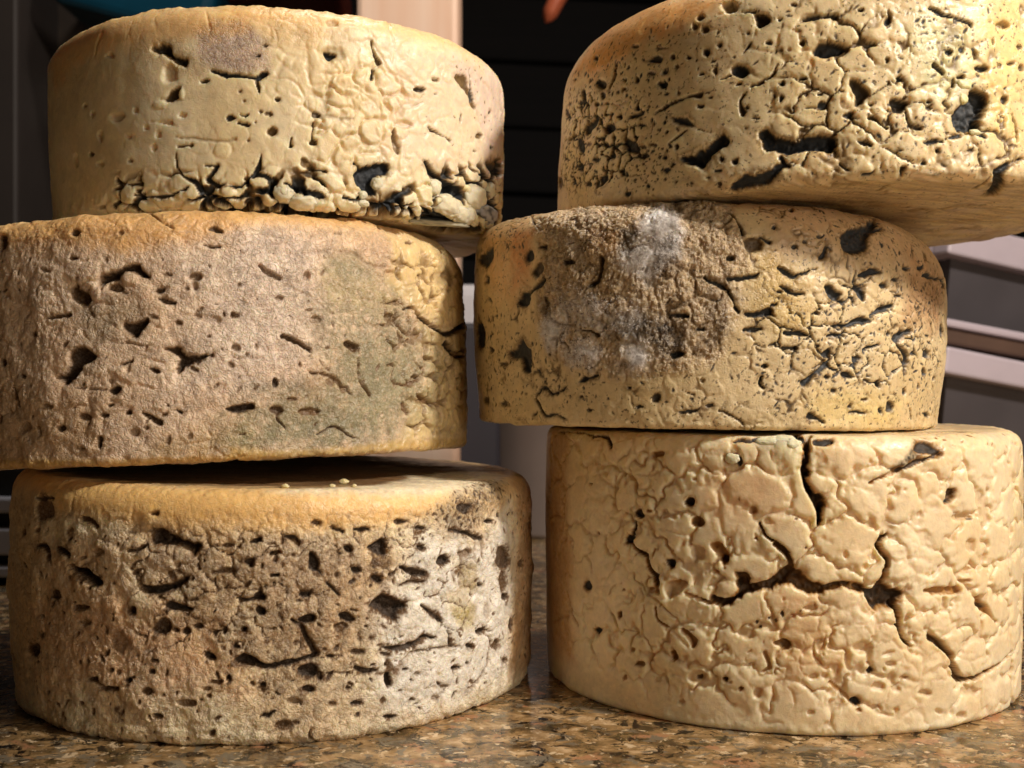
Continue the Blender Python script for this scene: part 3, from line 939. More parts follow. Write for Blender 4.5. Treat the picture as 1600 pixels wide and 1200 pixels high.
    C('MLa', [(890, 200, 6), (930, 208, 12), (960, 212, 14)], 2.5, .5)
    H('MLa', [(0, 150), (30, 160), (35, 210), (10, 230), (0, 230)], 4, .42)
    C('MLa', [(200, 520, 6), (250, 517, 12), (300, 505, 12)], 2, .42)
    C('MLa', [(130, 490, 10), (110, 530, 10), (95, 590, 6)], 1.4, .12)
    C('MLa', [(60, 820, 10), (65, 870, 8)], 2, .6)
    C('MLa', [(650, 60, 8), (690, 95, 5), (770, 135, 3)], 1.4, .3)
    C('MLa', [(650, 40, 10), (645, 70, 8), (590, 100, 4)], 1.6, .05)
    C('MLa', [(180, 85, 12), (175, 105, 8)], 1.6, .0)
    C('MLa', [(520, 725, 6), (575, 710, 8)], 1.8, .42)
    C('MLa', [(330, 830, 4), (460, 835, 5)], 1.0, .2)
    C('MLa', [(470, 640, 4), (560, 630, 5), (640, 640, 4)], 1.0, .2)
    C('MLa', [(0, 405, 8), (25, 400, 8)], 1.5, .4)
    # right half
    H('MLb', [(490, 625), (530, 620), (570, 645), (550, 680), (520, 660)], 4, .5)
    C('MLb', [(225, 605, 14), (262, 612, 22), (300, 632, 16), (345, 660, 10)], 3.2, .45)
    C('MLb', [(470, 235, 14), (520, 232, 24), (560, 262, 20), (600, 290, 14), (650, 300, 18), (690, 300, 12)], 3.2, .1)
    C('MLb', [(600, 297, 12), (650, 350, 14), (710, 395, 16), (755, 435, 10)], 2.5, .03)
    T('MLb', [(400, 270), (470, 240), (540, 255), (580, 300), (640, 320), (680, 370), (750, 420), (750, 470), (690, 500), (540, 480), (440, 470), (390, 400), (375, 330)], (188, 170, 124), .7, 5, grain=.6, mottle=1.3)
    T('MLb', [(460, 255), (540, 252), (600, 310), (660, 380), (560, 360), (470, 330)], (146, 138, 108), .65, 4, grain=.35, mottle=1.2)
    P('MLb', 710, 345, 40, 46, .05, 2.0)
    C('MLb', [(755, 492, 10), (800, 470, 14), (820, 515, 14), (860, 540, 16), (910, 575, 20), (940, 600, 26), (1000, 565, 30), (1020, 540, 22)], 5, .9)
    U('MLb', 775, 535, 50, 54, 1.2); U('MLb', 820, 480, 30, 24, 1.0); U('MLb', 900, 500, 70, 60, .9); U('MLb', 850, 810, 50, 40, 1.2); U('MLb', 905, 740, 44, 40, 1.0); U('MLb', 800, 930, 40, 60, .8); U('MLb', 900, 960, 40, 56, .8)
    C('MLb', [(715, 490, 8), (718, 550, 12), (760, 590, 14), (830, 600, 10), (850, 570, 10)], 2.6, .3)
    H('MLb', [(935, 612), (955, 640), (1000, 690), (960, 692), (932, 642)], 5, .95)
    for q in [(842, 237, 12, 10, .1, 1.5), (893, 270, 10, 9, .1, 1.3), (780, 190, 17, 9, .35, 1.5), (915, 345, 40, 28, .03, 1.8), (900, 430, 14, 12, .1, 1.5), (690, 520, 22, 20, .25, 1.8),
              (880, 775, 22, 14, .12, 2), (195, 802, 16, 24, .72, 2.5), (500, 830, 22, 20, .3, 2), (200, 925, 30, 18, .55, 2), (340, 930, 50, 16, .4, 1.8), (330, 340, 22, 20, .2, 2),
              (210, 432, 22, 12, .2, 2), (370, 530, 30, 16, .2, 1.6), (1000, 690, 20, 12, .7, 2), (900, 715, 8, 10, .2, 1), (470, 150, 20, 8, .2, 1), (440, 800, 26, 18, .3, 1.6)]:
        P('MLb', *q)
    C('MLb', [(770, 820, 14), (810, 800, 12), (830, 770, 8)], 2.6, .4)
    C('MLb', [(810, 860, 14), (850, 880, 18), (880, 905, 26)], 3, .4)
    C('MLb', [(755, 900, 20), (768, 940, 14)], 2.6, .35)
    C('MLb', [(940, 700, 10), (935, 740, 14), (930, 800, 10)], 1.8, .05)
    C('MLb', [(130, 290, 12), (160, 325, 22), (215, 348, 12)], 3, .25)
    C('MLb', [(310, 240, 10), (380, 240, 18), (430, 230, 10)], 2, .12)
    C('MLb', [(240, 380, 10), (330, 420, 14), (400, 470, 16), (440, 502, 12)], 2.6, .1)
    C('MLb', [(0, 455, 8), (60, 460, 10), (140, 470, 8)], 1.4, .1)
    C('MLb', [(0, 690, 8), (60, 700, 10), (140, 690, 8)], 1.2, .1)
    C('MLb', [(350, 760, 10), (430, 770, 12), (480, 810, 14), (530, 850, 8)], 2.2, .3)
    C('MLb', [(560, 700, 10), (560, 790, 10), (610, 860, 14)], 1.8, .3)
    C('MLb', [(680, 730, 8), (720, 720, 10), (700, 800, 8), (780, 820, 10)], 1.8, .3)
    C('MLb', [(380, 1030, 8), (450, 990, 10), (510, 1030, 8), (560, 1050, 6)], 1.6, .55)
    C('MLb', [(205, 920, 10), (200, 970, 8), (240, 1000, 6)], 1.5, .45)
    C('MLb', [(640, 600, 6), (690, 605, 8), (800, 640, 6)], 1.2, .1)
    K('MLa', [(0, 250), (1100, 250), (1116, 1100), (0, 1120)], 5.5, .8, .35, .45, .9, seed=4)
    K('MLb', [(0, 150), (600, 250), (760, 600), (700, 1040), (0, 1050)], 5.0, .7, .35, .4, .8, seed=6)
    K('MLb', [(740, 170), (1000, 300), (1020, 560), (900, 1040), (760, 700)], 5.0, .7, .35, .2, .6, seed=8)
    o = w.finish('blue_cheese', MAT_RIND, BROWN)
    tag(o, 'pinkish brown cheese with crinkled rind and grey green mould, middle of left stack', 'cheese', 'blue cheese wheels in two stacks')
    return w


# ------------------------------------------------------------------ bottom left wheel
def wheel_bottom_left():
    w = Wheel(-0.0928, 0.4659, 0.0, 99.0, 100.0, 82.0, 4.0, 8.0, 8.0, top_tilt=(-0.024, 0.0), seed=3.0, bulge=1.2, ntop=60)
    base_colour(w, (250, 216, 166), (254, 234, 194), (244, 206, 142), (3.0, 20.0))
    tf = sstep(w.v[w.i_flat0] + 4, w.v[w.i_flat0] + 12, w.V + w.n5 * 8)[..., None]
    w.c[:] = w.c * (1 - tf) + lin((136, 104, 68)) * tf  # top face painted darker for the shade under the wheel above
    w.stain = 0.46
    w.g[:] = 0.85
    vt = w.v[w.i_flat0]
    w.g *= (1 - 0.8 * sstep(vt - 15, vt - 3, w.V))
    flat_top_streaks(w, (92, 70, 44), .8, 0.1)
    rough_edges(w, 0.7)
    low = 1 - 0.8 * sstep(vt - 18, vt - 8, w.V)
    w.h += (fbm(w.pn, 13.0, 2, 6.0) - 0.5) * 2.8 * low
    crust(w, 0.34, 1.8, low)
    w.curds('px', [(150, 830), (480, 815), (760, 800), (780, 1000), (560, 1080), (200, 1020)], 11.0, .03, .5, .4, .35, 6, 71)
    w.knit(9.5, 0.5, 0.34, 0.14, 4.0, mask=low, dome=0.6, mould=.5)
    T, H, C, P, U, K = w.tint, w.hole, w.crack, w.pit, w.lump, w.speckle
    T('BLa', [(120, 600), (450, 580), (620, 760), (600, 1000), (300, 960), (140, 900)], (236, 190, 144), .55, 8)
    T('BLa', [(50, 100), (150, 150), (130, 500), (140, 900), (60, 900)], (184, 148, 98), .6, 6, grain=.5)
    T('BLa', [(560, 320), (820, 360), (860, 480), (620, 500), (540, 420)], (236, 208, 172), .6, 5)
    T('BLb', [(30, 340), (420, 340), (440, 470), (180, 560), (0, 500)], (226, 208, 180), .6, 5)
    T('BLb', [(430, 620), (560, 500), (620, 330), (760, 320), (880, 360), (990, 230), (985, 880), (760, 1010), (500, 1060), (420, 960), (470, 760)], (252, 246, 232), .92, 8, grain=.6)
    T('BLb', [(0, 560), (440, 560), (430, 800), (0, 850)], (222, 190, 146), .6, 6)
    T('BLb', [(0, 900), (400, 900), (560, 1060), (300, 1140), (0, 1150)], (222, 196, 160), .5, 7)
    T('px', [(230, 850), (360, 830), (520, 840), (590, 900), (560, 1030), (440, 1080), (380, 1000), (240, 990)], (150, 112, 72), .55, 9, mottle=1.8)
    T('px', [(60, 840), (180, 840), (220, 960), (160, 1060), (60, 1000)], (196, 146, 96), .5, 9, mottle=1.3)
    T('px', [(130, 960), (330, 980), (380, 1080), (240, 1100)], (238, 186, 140), .6, 9)
    T('BLb', [(780, 450), (860, 450), (870, 560), (790, 560)], (176, 152, 92), .7, 2)
    T('BLb', [(750, 610), (860, 600), (850, 700), (780, 690)], (192, 172, 104), .75, 2)
    T('BLb', [(740, 560), (830, 555), (835, 610), (750, 620)], (236, 222, 190), .9, 1.5)
    T('BLb', [(985, 130), (1070, 130), (1060, 860), (985, 900)], (176, 128, 76), .6, 3, grain=.4)  # brown skin, toned darker where the right stack's shadow falls
    T('px', [(60, 745), (150, 755), (300, 765), (420, 766), (640, 770), (700, 778), (640, 815), (480, 832), (320, 826), (200, 812), (90, 800)], (246, 198, 122), .85, 4, grain=.2, mottle=.5)  # warm glow of the lit front edge painted into the colour
    T('px', [(420, 768), (560, 760), (640, 744), (700, 738), (770, 738), (795, 745), (770, 765), (640, 772)], (244, 230, 196), .9, 3, grain=.3)  # painted strip of light on the front right of the top
    # black fuzzy patch at the upper right
    T('BLb', [(730, 210), (850, 140), (965, 135), (960, 215), (890, 260), (850, 340), (760, 325), (690, 270)], (96, 76, 48), .6, 5, grain=.9, mottle=1.6)
    K('BLb', [(690, 210), (850, 130), (975, 125), (960, 225), (890, 260), (860, 345), (760, 330), (660, 290)], 1.7, .55, .75, .78, .4, soft=3, seed=11)
    K('BLb', [(540, 300), (800, 300), (700, 480), (560, 460)], 2.0, .45, .45, .7, .4, seed=12)
    C('BLb', [(760, 322, 10), (820, 330, 14), (850, 350, 16), (890, 355, 10)], 2.5, .8)
    P('BLb', 815, 235, 34, 26, .75, 1.6)
    H('BLa', [(600, 270), (660, 275), (720, 320), (830, 340), (800, 365), (790, 400), (780, 358), (720, 338), (650, 345), (595, 352)], 6.5, .68)
    C('BLa', [(520, 365, 6), (560, 372, 12), (600, 350, 10)], 2.4, .55)
    H('BLa', [(280, 425), (330, 430), (400, 480), (425, 500), (380, 515), (350, 480), (290, 455)], 6.5, .74)
    C('BLa', [(140, 345, 8), (180, 345, 18), (200, 380, 26), (195, 410, 14)], 3.2, .6)
    C('BLa', [(225, 355, 10), (265, 370, 22), (280, 385, 12)], 3.2, .65)
    C('BLa', [(330, 235, 12), (370, 245, 18), (395, 270, 10)], 2.2, .5)
    C('BLa', [(150, 150, 10), (200, 150, 12), (222, 150, 8)], 2, .6)
    P('BLa', 178, 200, 40, 44, .4, 2.2)
    H('BLa', [(560, 470), (575, 500), (610, 510), (680, 510), (770, 465), (770, 490), (720, 530), (620, 550), (565, 545)], 6, .78)
    H('BLa', [(665, 600), (690, 570), (740, 590), (790, 600), (780, 615), (700, 615)], 5, .84)
    for q in [(540, 610, 18, 22, .65, 3), (660, 680, 44, 36, .55, 3.5), (760, 695, 18, 15, .62, 2.5), (805, 675, 22, 14, .62, 2.5), (915, 695, 14, 18, .62, 2.5), (875, 705, 10, 11, .6, 2),
              (960, 760, 14, 7, .7, 2), (995, 690, 11, 11, .6, 2), (525, 895, 14, 11, .88, 3), (620, 860, 15, 14, .62, 2.4), (630, 815, 22, 8, .5, 2), (380, 890, 30, 14, .42, 2),
              (440, 930, 42, 12, .42, 2), (935, 885, 9, 11, .85, 2), (1070, 915, 15, 10, .85, 2.5), (1085, 1040, 18, 11, .85, 2.5), (1070, 615, 20, 16, .7, 2.6), (720, 425, 15, 14, .45, 2.2),
              (630, 215, 17, 6, .35, 1.6), (640, 1040, 22, 12, .5, 2), (760, 990, 42, 18, .3, 2), (480, 740, 40, 50, .22, 1.4), (225, 548, 22, 22, .58, 3), (330, 598, 32, 12, .42, 2),
              (100, 290, 12, 16, .4, 1.5), (930, 345, 26, 10, .4, 1.6), (290, 290, 18, 26, .3, 1.4), (600, 940, 24, 16, .4, 1.8), (880, 900, 24, 10, .4, 1.5), (400, 370, 30, 16, .25, 1.4),
              (175, 710, 10, 12, .5, 1.6), (340, 660, 30, 12, .25, 1.4), (930, 450, 40, 12, .3, 1.6), (845, 930, 20, 12, .3, 1.4)]:
        P('BLa', *q)
    C('BLa', [(210, 585, 10), (222, 560, 14)], 2, .5)
    H('BLa', [(820, 790), (850, 780), (890, 815), (850, 822)], 4, .75)
    H('BLa', [(940, 820), (990, 788), (1050, 800), (1090, 850), (1040, 852), (1000, 838)], 5.5, .76)
    H('BLa', [(110, 750), (160, 745), (150, 800), (120, 800)], 4, .62)
    H('BLa', [(1010, 560), (1060, 540), (1090, 560), (1000, 582), (950, 552)], 4, .7)
    H('BLa', [(1000, 400), (1040, 395), (1030, 440), (990, 420)], 3, .6)
    C('BLa', [(1020, 330, 10), (1062, 320, 20)], 3, .72)
    C('BLa', [(380, 890, 12), (430, 930, 14), (480, 935, 10)], 1.8, .35)
    C('BLa', [(860, 450, 8), (910, 450, 12), (960, 440, 8)], 1.8, .4)
    U('BLa', 690, 400, 90, 50, 1.2); U('BLa', 1000, 610, 44, 36, 1.2); U('BLa', 240, 860, 90, 70, 1.0); U('BLa', 430, 860, 80, 70, .9); U('BLa', 340, 320, 70, 60, .8)
    H('BLb', [(430, 385), (490, 350), (515, 360), (510, 420), (490, 425), (440, 400)], 6.5, .8)
    H('BLb', [(340, 380), (375, 380), (380, 410), (355, 408)], 4, .72)
    C('BLb', [(385, 320, 10), (420, 315, 20), (442, 320, 10)], 3, .75)
    C('BLb', [(300, 315, 8), (345, 325, 13)], 2.4, .6)
    H('BLb', [(100, 340), (150, 335), (175, 370), (165, 388), (120, 355)], 4, .8)
    H('BLb', [(50, 405), (90, 395), (112, 405), (60, 422)], 4, .78)
    H('BLb', [(205, 400), (230, 410), (255, 455), (230, 490), (200, 470)], 5, .84)
    C('BLb', [(240, 480, 10), (275, 520, 9), (320, 570, 7)], 2.6, .8)
    U('BLb', 220, 525, 62, 42, 1.6); U('BLb', 120, 410, 60, 50, 1.0); U('BLb', 630, 650, 50, 50, 1.4); U('BLb', 240, 720, 46, 36, 1.4); U('BLb', 560, 720, 80, 50, 1.0); U('BLb', 700, 740, 50, 44, 1.2)
    U('BLb', 650, 775, 32, 26, 1.2); U('BLb', 460, 820, 70, 44, 1.0); U('BLb', 450, 910, 50, 40, 1.0); U('BLb', 350, 520, 60, 36, .9)
    H('BLb', [(370, 470), (400, 462), (420, 480), (390, 495)], 4, .8)
    for q in [(475, 512, 20, 16, .75, 3), (525, 495, 8, 9, .5, 1.5), (235, 293, 18, 10, .5, 2), (565, 285, 26, 11, .6, 2), (645, 312, 26, 12, .65, 2.2), (645, 390, 16, 12, .72, 2.5),
              (330, 700, 30, 22, .45, 3), (780, 860, 20, 8, .75, 2), (825, 840, 9, 9, .6, 1.5), (912, 285, 18, 7, .85, 2), (950, 262, 6, 10, .8, 1.5), (960, 430, 28, 40, .6, 1.6), (960, 520, 18, 44, .5, 1.4),
              (880, 535, 14, 10, .72, 2), (965, 580, 16, 14, .7, 1.6), (390, 1000, 25, 10, .76, 2.5), (525, 1050, 30, 10, .7, 2.5), (370, 1042, 6, 6, .9, 1), (398, 1042, 6, 6, .9, 1), (350, 1042, 4, 4, .9, 1),
              (205, 942, 24, 15, .72, 2.5), (250, 890, 12, 20, .6, 2), (75, 495, 20, 8, .72, 2), (188, 573, 22, 11, .82, 3), (10, 582, 26, 20, .8, 3), (20, 640, 22, 24, .8, 3),
              (400, 798, 32, 13, .55, 2.4), (290, 815, 15, 8, .7, 2), (940, 770, 14, 26, .5, 1.8), (970, 830, 10, 12, .6, 1.6), (815, 410, 26, 20, .3, 1.2), (840, 910, 8, 8, .5, 1), (610, 985, 14, 8, .5, 1.4),
              (560, 945, 12, 6, .4, 1), (150, 990, 30, 16, .25, 1.4), (300, 1000, 16, 10, .4, 1.5), (110, 1090, 40, 22, .4, 1.4), (140, 1075, 30, 10, .4, 1.2), (1000, 690, 10, 24, .6, 1.6), (1035, 450, 8, 14, .5, 1.2),
              (360, 940, 10, 8, .6, 1.4), (450, 745, 8, 8, .5, 1.2), (300, 310, 10, 6, .5, 1), (700, 980, 20, 10, .25, 1), (630, 880, 20, 10, .25, 1), (900, 640, 12, 30, .15, .8), (740, 930, 20, 9, .3, 1)]:
        P('BLb', *q)
    C('BLb', [(565, 465, 10), (610, 485, 26), (655, 495, 20)], 3.2, .75)
    C('BLb', [(560, 540, 8), (600, 520, 14), (660, 525, 10)], 1.6, .5)
    H('BLb', [(710, 420), (745, 412), (765, 440), (740, 465), (705, 455)], 5.5, .84)
    H('BLb', [(440, 620), (480, 565), (520, 575), (560, 600), (595, 610), (570, 650), (540, 682), (500, 665), (480, 640)], 7, .82)
    C('BLb', [(650, 610, 10), (680, 645, 14), (730, 672, 9)], 3, .8)
    C('BLb', [(745, 720, 9), (752, 768, 12)], 2.2, .75)
    H('BLb', [(150, 670), (190, 650), (235, 650), (230, 680), (180, 688)], 4, .78)
    C('BLb', [(140, 670, 10), (185, 700, 18), (195, 740, 18), (230, 800, 16)], 3, .66)
    H('BLb', [(320, 645), (360, 640), (400, 670), (370, 690), (330, 670)], 4, .78)
    C('BLb', [(0, 840, 26), (40, 860, 20), (110, 840, 20), (180, 830, 18), (240, 805, 12)], 4.2, .8)
    H('BLb', [(165, 850), (230, 840), (250, 880), (200, 900), (160, 890)], 4.5, .84)
    C('BLb', [(500, 780, 8), (550, 785, 20), (610, 770, 15), (660, 735, 14), (700, 742, 10)], 3, .8)
    C('BLb', [(390, 860, 16), (420, 872, 22), (470, 872, 12)], 3, .7)
    H('BLb', [(500, 880), (530, 868), (540, 930), (515, 942), (498, 915)], 5.5, .9)
    H('BLb', [(850, 712), (900, 700), (895, 728), (860, 732)], 3, .76)
    H('BLb', [(815, 760), (840, 765), (852, 780), (825, 787)], 3, .8)
    C('BLb', [(20, 1050, 10), (45, 1052, 16), (68, 1030, 10)], 2.5, .8)
    C('BLb', [(540, 870, 8), (600, 800, 8), (680, 780, 6), (790, 770, 6)], 1.4, .25)
    C('BLb', [(920, 760, 10), (900, 860, 8), (830, 940, 8)], 1.4, .35)
    C('BLb', [(240, 1160, 8), (205, 1130, 10), (210, 1100, 6)], 1.2, .3)
    K('BLa', [(60, 200), (1100, 300), (1100, 1120), (400, 1120), (100, 880)], 4.6, .75, .42, .62, 1.1, seed=14)
    K('BLb', [(0, 320), (560, 320), (520, 1100), (0, 1120)], 4.2, .75, .45, .72, 1.1, seed=15)
    K('BLb', [(520, 480), (980, 360), (960, 900), (560, 1060)], 4.2, .6, .4, .75, .9, seed=16)
    K('BLb', [(930, 160), (1070, 160), (1050, 860), (930, 900)], 4.2, .7, .5, .6, .5, seed=18, aspect=3)
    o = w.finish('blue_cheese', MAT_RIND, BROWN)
    tag(o, 'cheese with lumpy brown and white crust on the granite, bottom of left stack', 'cheese', 'blue cheese wheels in two stacks')
    return w


# ------------------------------------------------------------------ upper right wheel
def wheel_upper_right():
    w = Wheel(0.1207, 0.4677, 0.1787, 102.5, 99.0, 76.0, 4.5, 24.0, 14.0, tilt=(-1.0, -1.2), seed=4.0, bulge=0.5, nbot=52)
    base_colour(w, (220, 198, 152), (228, 208, 166), (240, 190, 118), (2.0, 24.0))
    w.stain = 0.2
    w.g[:] = 0.10
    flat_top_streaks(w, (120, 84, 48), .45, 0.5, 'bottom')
    rough_edges(w, 0.6)
    w.h += (fbm(w.pn, 14.0, 2, 6.0) - 0.5) * 1.0
    w.k[:] = 0.75
    w.knit(10.0, 0.35, 0.42, 0.16, 6.0, mask=0.35 + 0.65 * sstep(-40, 10, w.S), dome=0.35, mould=.35)
    w.curds('TRb', [(0, 80), (500, 60), (700, 400), (1000, 380), (1080, 760), (500, 800), (0, 820)], 11.0, .07, .8, .5, .6, 6, 79)
    w.curds('TRa', [(130, 560), (420, 560), (560, 760), (540, 1000), (240, 1120), (60, 1100)], 6.0, .09, .9, .85, .3, 6, 80)
    T, H, C, P, U, K = w.tint, w.hole, w.crack, w.pit, w.lump, w.speckle
    T('TRb', [(620, 60), (860, 110), (900, 280), (760, 480), (640, 430), (600, 200)], (200, 196, 142), .7, 7)
    T('TRb', [(900, 0), (1112, 0), (1112, 700), (960, 600), (900, 300)], (236, 206, 136), .7, 8)
    T('TRa', [(620, 120), (900, 80), (1100, 260), (1050, 520), (700, 300)], (206, 178, 138), .5, 8)
    T('TRa', [(130, 430), (220, 290), (380, 150), (560, 40), (760, -5), (1000, -5), (920, 90), (700, 190), (420, 330), (280, 450)], (234, 168, 88), .8, 5, mottle=.5)  # orange glow along the left rim, painted as colour
    H('px', [(1184, 212), (1196, 201), (1207, 206), (1212, 217), (1235, 219), (1262, 213), (1300, 211), (1312, 228), (1300, 240), (1270, 237), (1240, 241), (1197, 238), (1192, 224)], 6.5, 1.0)
    H('TRa', [(750, 935), (800, 910), (890, 880), (940, 840), (1010, 770), (1045, 820), (1040, 860), (960, 880), (930, 930), (900, 985), (850, 980), (790, 960)], 6, 1.0)
    H('TRa', [(1055, 400), (1090, 370), (1120, 375), (1170, 410), (1160, 445), (1120, 460), (1065, 435)], 4.5, .95)
    P('TRa', 1098, 495, 20, 9, .9, 2)
    H('TRa', [(1045, 1105), (1090, 1050), (1150, 1030), (1250, 1030), (1330, 960), (1360, 940), (1400, 970), (1330, 1010), (1290, 1090), (1200, 1100), (1060, 1130)], 3.5, .95)
    C('TRa', [(1362, 920, 8), (1355, 945, 16)], 2, .95)
    H('TRa', [(690, 680), (730, 680), (820, 710), (860, 740), (800, 742), (720, 718)], 2.6, .82)
    C('TRa', [(860, 750, 6), (940, 770, 4)], 1, .5)
    H('TRa', [(620, 490), (655, 470), (690, 480), (685, 510), (650, 522)], 3.5, .96)
    H('TRa', [(575, 345), (630, 318), (657, 345), (640, 368), (570, 362)], 2.2, .78)
    H('TRa', [(490, 445), (520, 440), (525, 480), (495, 492)], 1.8, .68)
    C('TRa', [(385, 385, 12), (375, 450, 24), (350, 510, 18)], 2, .74)
    H('TRa', [(180, 520), (208, 530), (212, 600), (180, 665), (190, 590)], 2.2, .88)
    C('TRa', [(150, 730, 14), (140, 790, 18), (110, 825, 9)], 2, .88)
    H('TRa', [(163, 800), (200, 840), (205, 890), (180, 908), (153, 860)], 2.5, .92)
    H('TRa', [(195, 752), (230, 708), (292, 688), (270, 742), (210, 802)], 2.6, .78)
    H('TRa', [(308, 750), (350, 712), (388, 755), (330, 794)], 3.4, .96)
    H('TRa', [(430, 790), (470, 820), (532, 870), (490, 902), (440, 880)], 2.4, .78)
    C('TRa', [(535, 570, 8), (520, 600, 16), (512, 630, 26)], 2.2, .82)
    C('TRa', [(465, 695, 22), (510, 675, 24), (540, 660, 18)], 2, .86)
    H('TRa', [(330, 1015), (342, 1050), (310, 1087), (280, 1050)], 2.4, .88)
    for q in [(300, 495, 28, 30, .72), (268, 340, 14, 22, .6), (180, 980, 18, 26, .82), (410, 685, 13, 17, .72), (555, 912, 26, 18, .74), (740, 860, 16, 22, .64), (365, 915, 22, 15, .87),
              (265, 935, 20, 12, .82), (230, 1080, 16, 18, .82), (425, 1010, 14, 22, .82), (140, 1060, 9, 30, .82), (55, 1070, 16, 40, .55), (540, 735, 24, 10, .77), (685, 770, 13, 13, .82),
              (880, 622, 24, 12, .72), (912, 307, 25, 23, .77), (992, 265, 13, 12, .72), (812, 337, 18, 12, .72), (716, 335, 15, 13, .55), (890, 435, 17, 10, .72), (670, 420, 20, 14, .7),
              (965, 415, 9, 20, .55), (1280, 250, 20, 13, .72), (1155, 190, 12, 8, .62), (1352, 490, 18, 12, .9), (1352, 578, 12, 15, .9), (1000, 932, 13, 13, .9), (1080, 945, 20, 18, .82),
              (985, 1000, 22, 6, .82), (682, 997, 20, 11, .9), (670, 922, 12, 11, .9), (715, 962, 14, 10, .8), (1142, 752, 9, 9, .9), (990, 1080, 14, 12, .62), (735, 1062, 12, 12, .4),
              (570, 1088, 10, 9, .9), (455, 1136, 15, 13, .9), (905, 170, 20, 20, .45), (740, 390, 12, 10, .4), (845, 155, 14, 22, .4), (880, 105, 24, 16, .5), (430, 520, 14, 18, .4),
              (590, 430, 24, 10, .6), (440, 470, 12, 14, .5), (110, 690, 8, 24, .8), (95, 660, 8, 30, .7), (1350, 292, 9, 6, .7), (1395, 292, 9, 6, .7), (750, 545, 8, 12, .3), (600, 848, 24, 8, .55),
              (540, 860, 14, 8, .6), (920, 1040, 14, 8, .5), (825, 1075, 6, 6, .8), (1150, 630, 10, 8, .6), (310, 560, 10, 22, .7), (270, 610, 12, 18, .6), (500, 270, 26, 12, .4), (660, 280, 40, 8, .35)]:
        P('TRa', *q)
    C('TRa', [(620, 665, 12), (690, 610, 13), (770, 575, 16), (820, 560, 14), (880, 560, 24)], 1.6, .62)
    C('TRa', [(700, 840, 7), (760, 782, 14), (800, 765, 8)], 1.5, .62)
    C('TRa', [(1130, 305, 8), (1165, 265, 15), (1175, 255, 8)], 2.4, .9)
    C('TRa', [(1120, 75, 8), (1200, 72, 12)], 2, .6)
    H('TRa', [(1190, 75), (1240, 75), (1300, 100), (1290, 130), (1220, 165), (1200, 140)], 5.5, .74)
    H('TRa', [(1320, 105), (1368, 110), (1340, 127)], 3, .66)
    P('TRa', 1050, 40, 50, 36, .22, 3.2)
    C('TRa', [(1000, 470, 7), (1050, 440, 9)], 1.4, .45)
    C('TRa', [(1170, 505, 8), (1245, 482, 16), (1310, 430, 12), (1330, 390, 7)], 1.8, .55)
    C('TRa', [(1130, 560, 9), (1110, 600, 15), (1120, 660, 26)], 2.2, .62)
    C('TRa', [(1190, 690, 8), (1220, 692, 8)], 1.2, .7)
    C('TRa', [(980, 80, 8), (1060, 70, 14), (1110, 20, 10)], 2.5, .1)
    C('TRa', [(1180, 100, 8), (1200, 150, 14), (1190, 220, 8)], 2.2, .1)
    K('TRa', [(100, 420), (500, 300), (720, 400), (760, 900), (600, 1140), (60, 1130)], 2.55, 0.55, 0.66, 1.12, 0.36, seed=21, aspect=1.8)
    K('TRa', [(200, 300), (600, 120), (1000, 150), (1050, 480), (600, 420)], 2.89, 0.50, 0.66, 0.77, 0.28, seed=22)
    K('TRa', [(500, 850), (760, 850), (700, 1060), (440, 1120)], 2.04, 0.42, 0.72, 1.05, 0.28, seed=23, aspect=1.5)
    K('TRa', [(760, 400), (1425, 200), (1425, 740), (1000, 760)], 3.74, 0.50, 0.48, 0.84, 0.32, seed=24)
    K('TRa', [(130, 430), (260, 430), (230, 1100), (60, 1100)], 3.57, 0.90, 0.60, 1.19, 0.72, seed=25, aspect=2.5)
    H('TRb', [(150, 205), (190, 190), (260, 190), (320, 215), (280, 245), (240, 257), (190, 267), (145, 252)], 6.5, .86)
    U('TRb', 195, 128, 48, 56, 1.6); U('TRb', 70, 170, 90, 80, .8); U('TRb', 300, 445, 26, 55, 1.6); U('TRb', 450, 480, 40, 52, 1.4)
    C('TRb', [(110, 90, 14), (150, 75, 18), (200, 68, 12), (252, 75, 18)], 3.2, .72)
    for q in [(100, 195, 14, 15, .5, 2), (97, 360, 18, 9, .95, 2), (5, 380, 10, 9, .9, 1.5), (545, 360, 17, 9, .95, 2), (680, 465, 13, 9, .95, 2), (655, 745, 9, 9, .9, 1.5), (718, 688, 11, 11, .9, 1.6),
              (410, 205, 30, 12, .6, 2.2), (920, 315, 32, 14, .72, 3), (1015, 115, 36, 18, .2, 3), (890, 255, 12, 24, .42, 1.6), (970, 190, 9, 18, .5, 1.4), (1090, 215, 13, 8, .5, 1.4),
              (1050, 290, 20, 12, .42, 1.6), (1100, 310, 15, 16, .42, 1.6), (190, 480, 26, 18, .82, 3), (180, 430, 17, 9, .62, 1.4), (1025, 455, 20, 24, .62, 2.5), (820, 352, 20, 11, .9, 2),
              (870, 685, 15, 8, .6, 1.4), (820, 690, 10, 8, .4, 1), (772, 240, 16, 14, .95, 1.6), (830, 225, 12, 16, .9, 1.2), (485, 275, 10, 14, .6, 1.2), (365, 48, 15, 8, .7, 1.4), (950, 100, 8, 8, .3, .8),
              (60, 20, 16, 8, .6, 1), (570, 390, 12, 16, .5, 1.4), (350, 605, 10, 8, .3, .8), (1000, 300, 12, 14, .3, .9)]:
        P('TRb', *q)
    H('TRb', [(470, 100), (500, 68), (512, 100), (482, 122)], 3.2, .85)
    C('TRb', [(490, 45, 5), (500, 80, 10)], 1.4, .6)
    C('TRb', [(330, 195, 8), (430, 205, 16)], 1.6, .4)
    C('TRb', [(680, 45, 10), (740, 70, 15), (800, 82, 13), (865, 112, 9)], 2.2, .85)
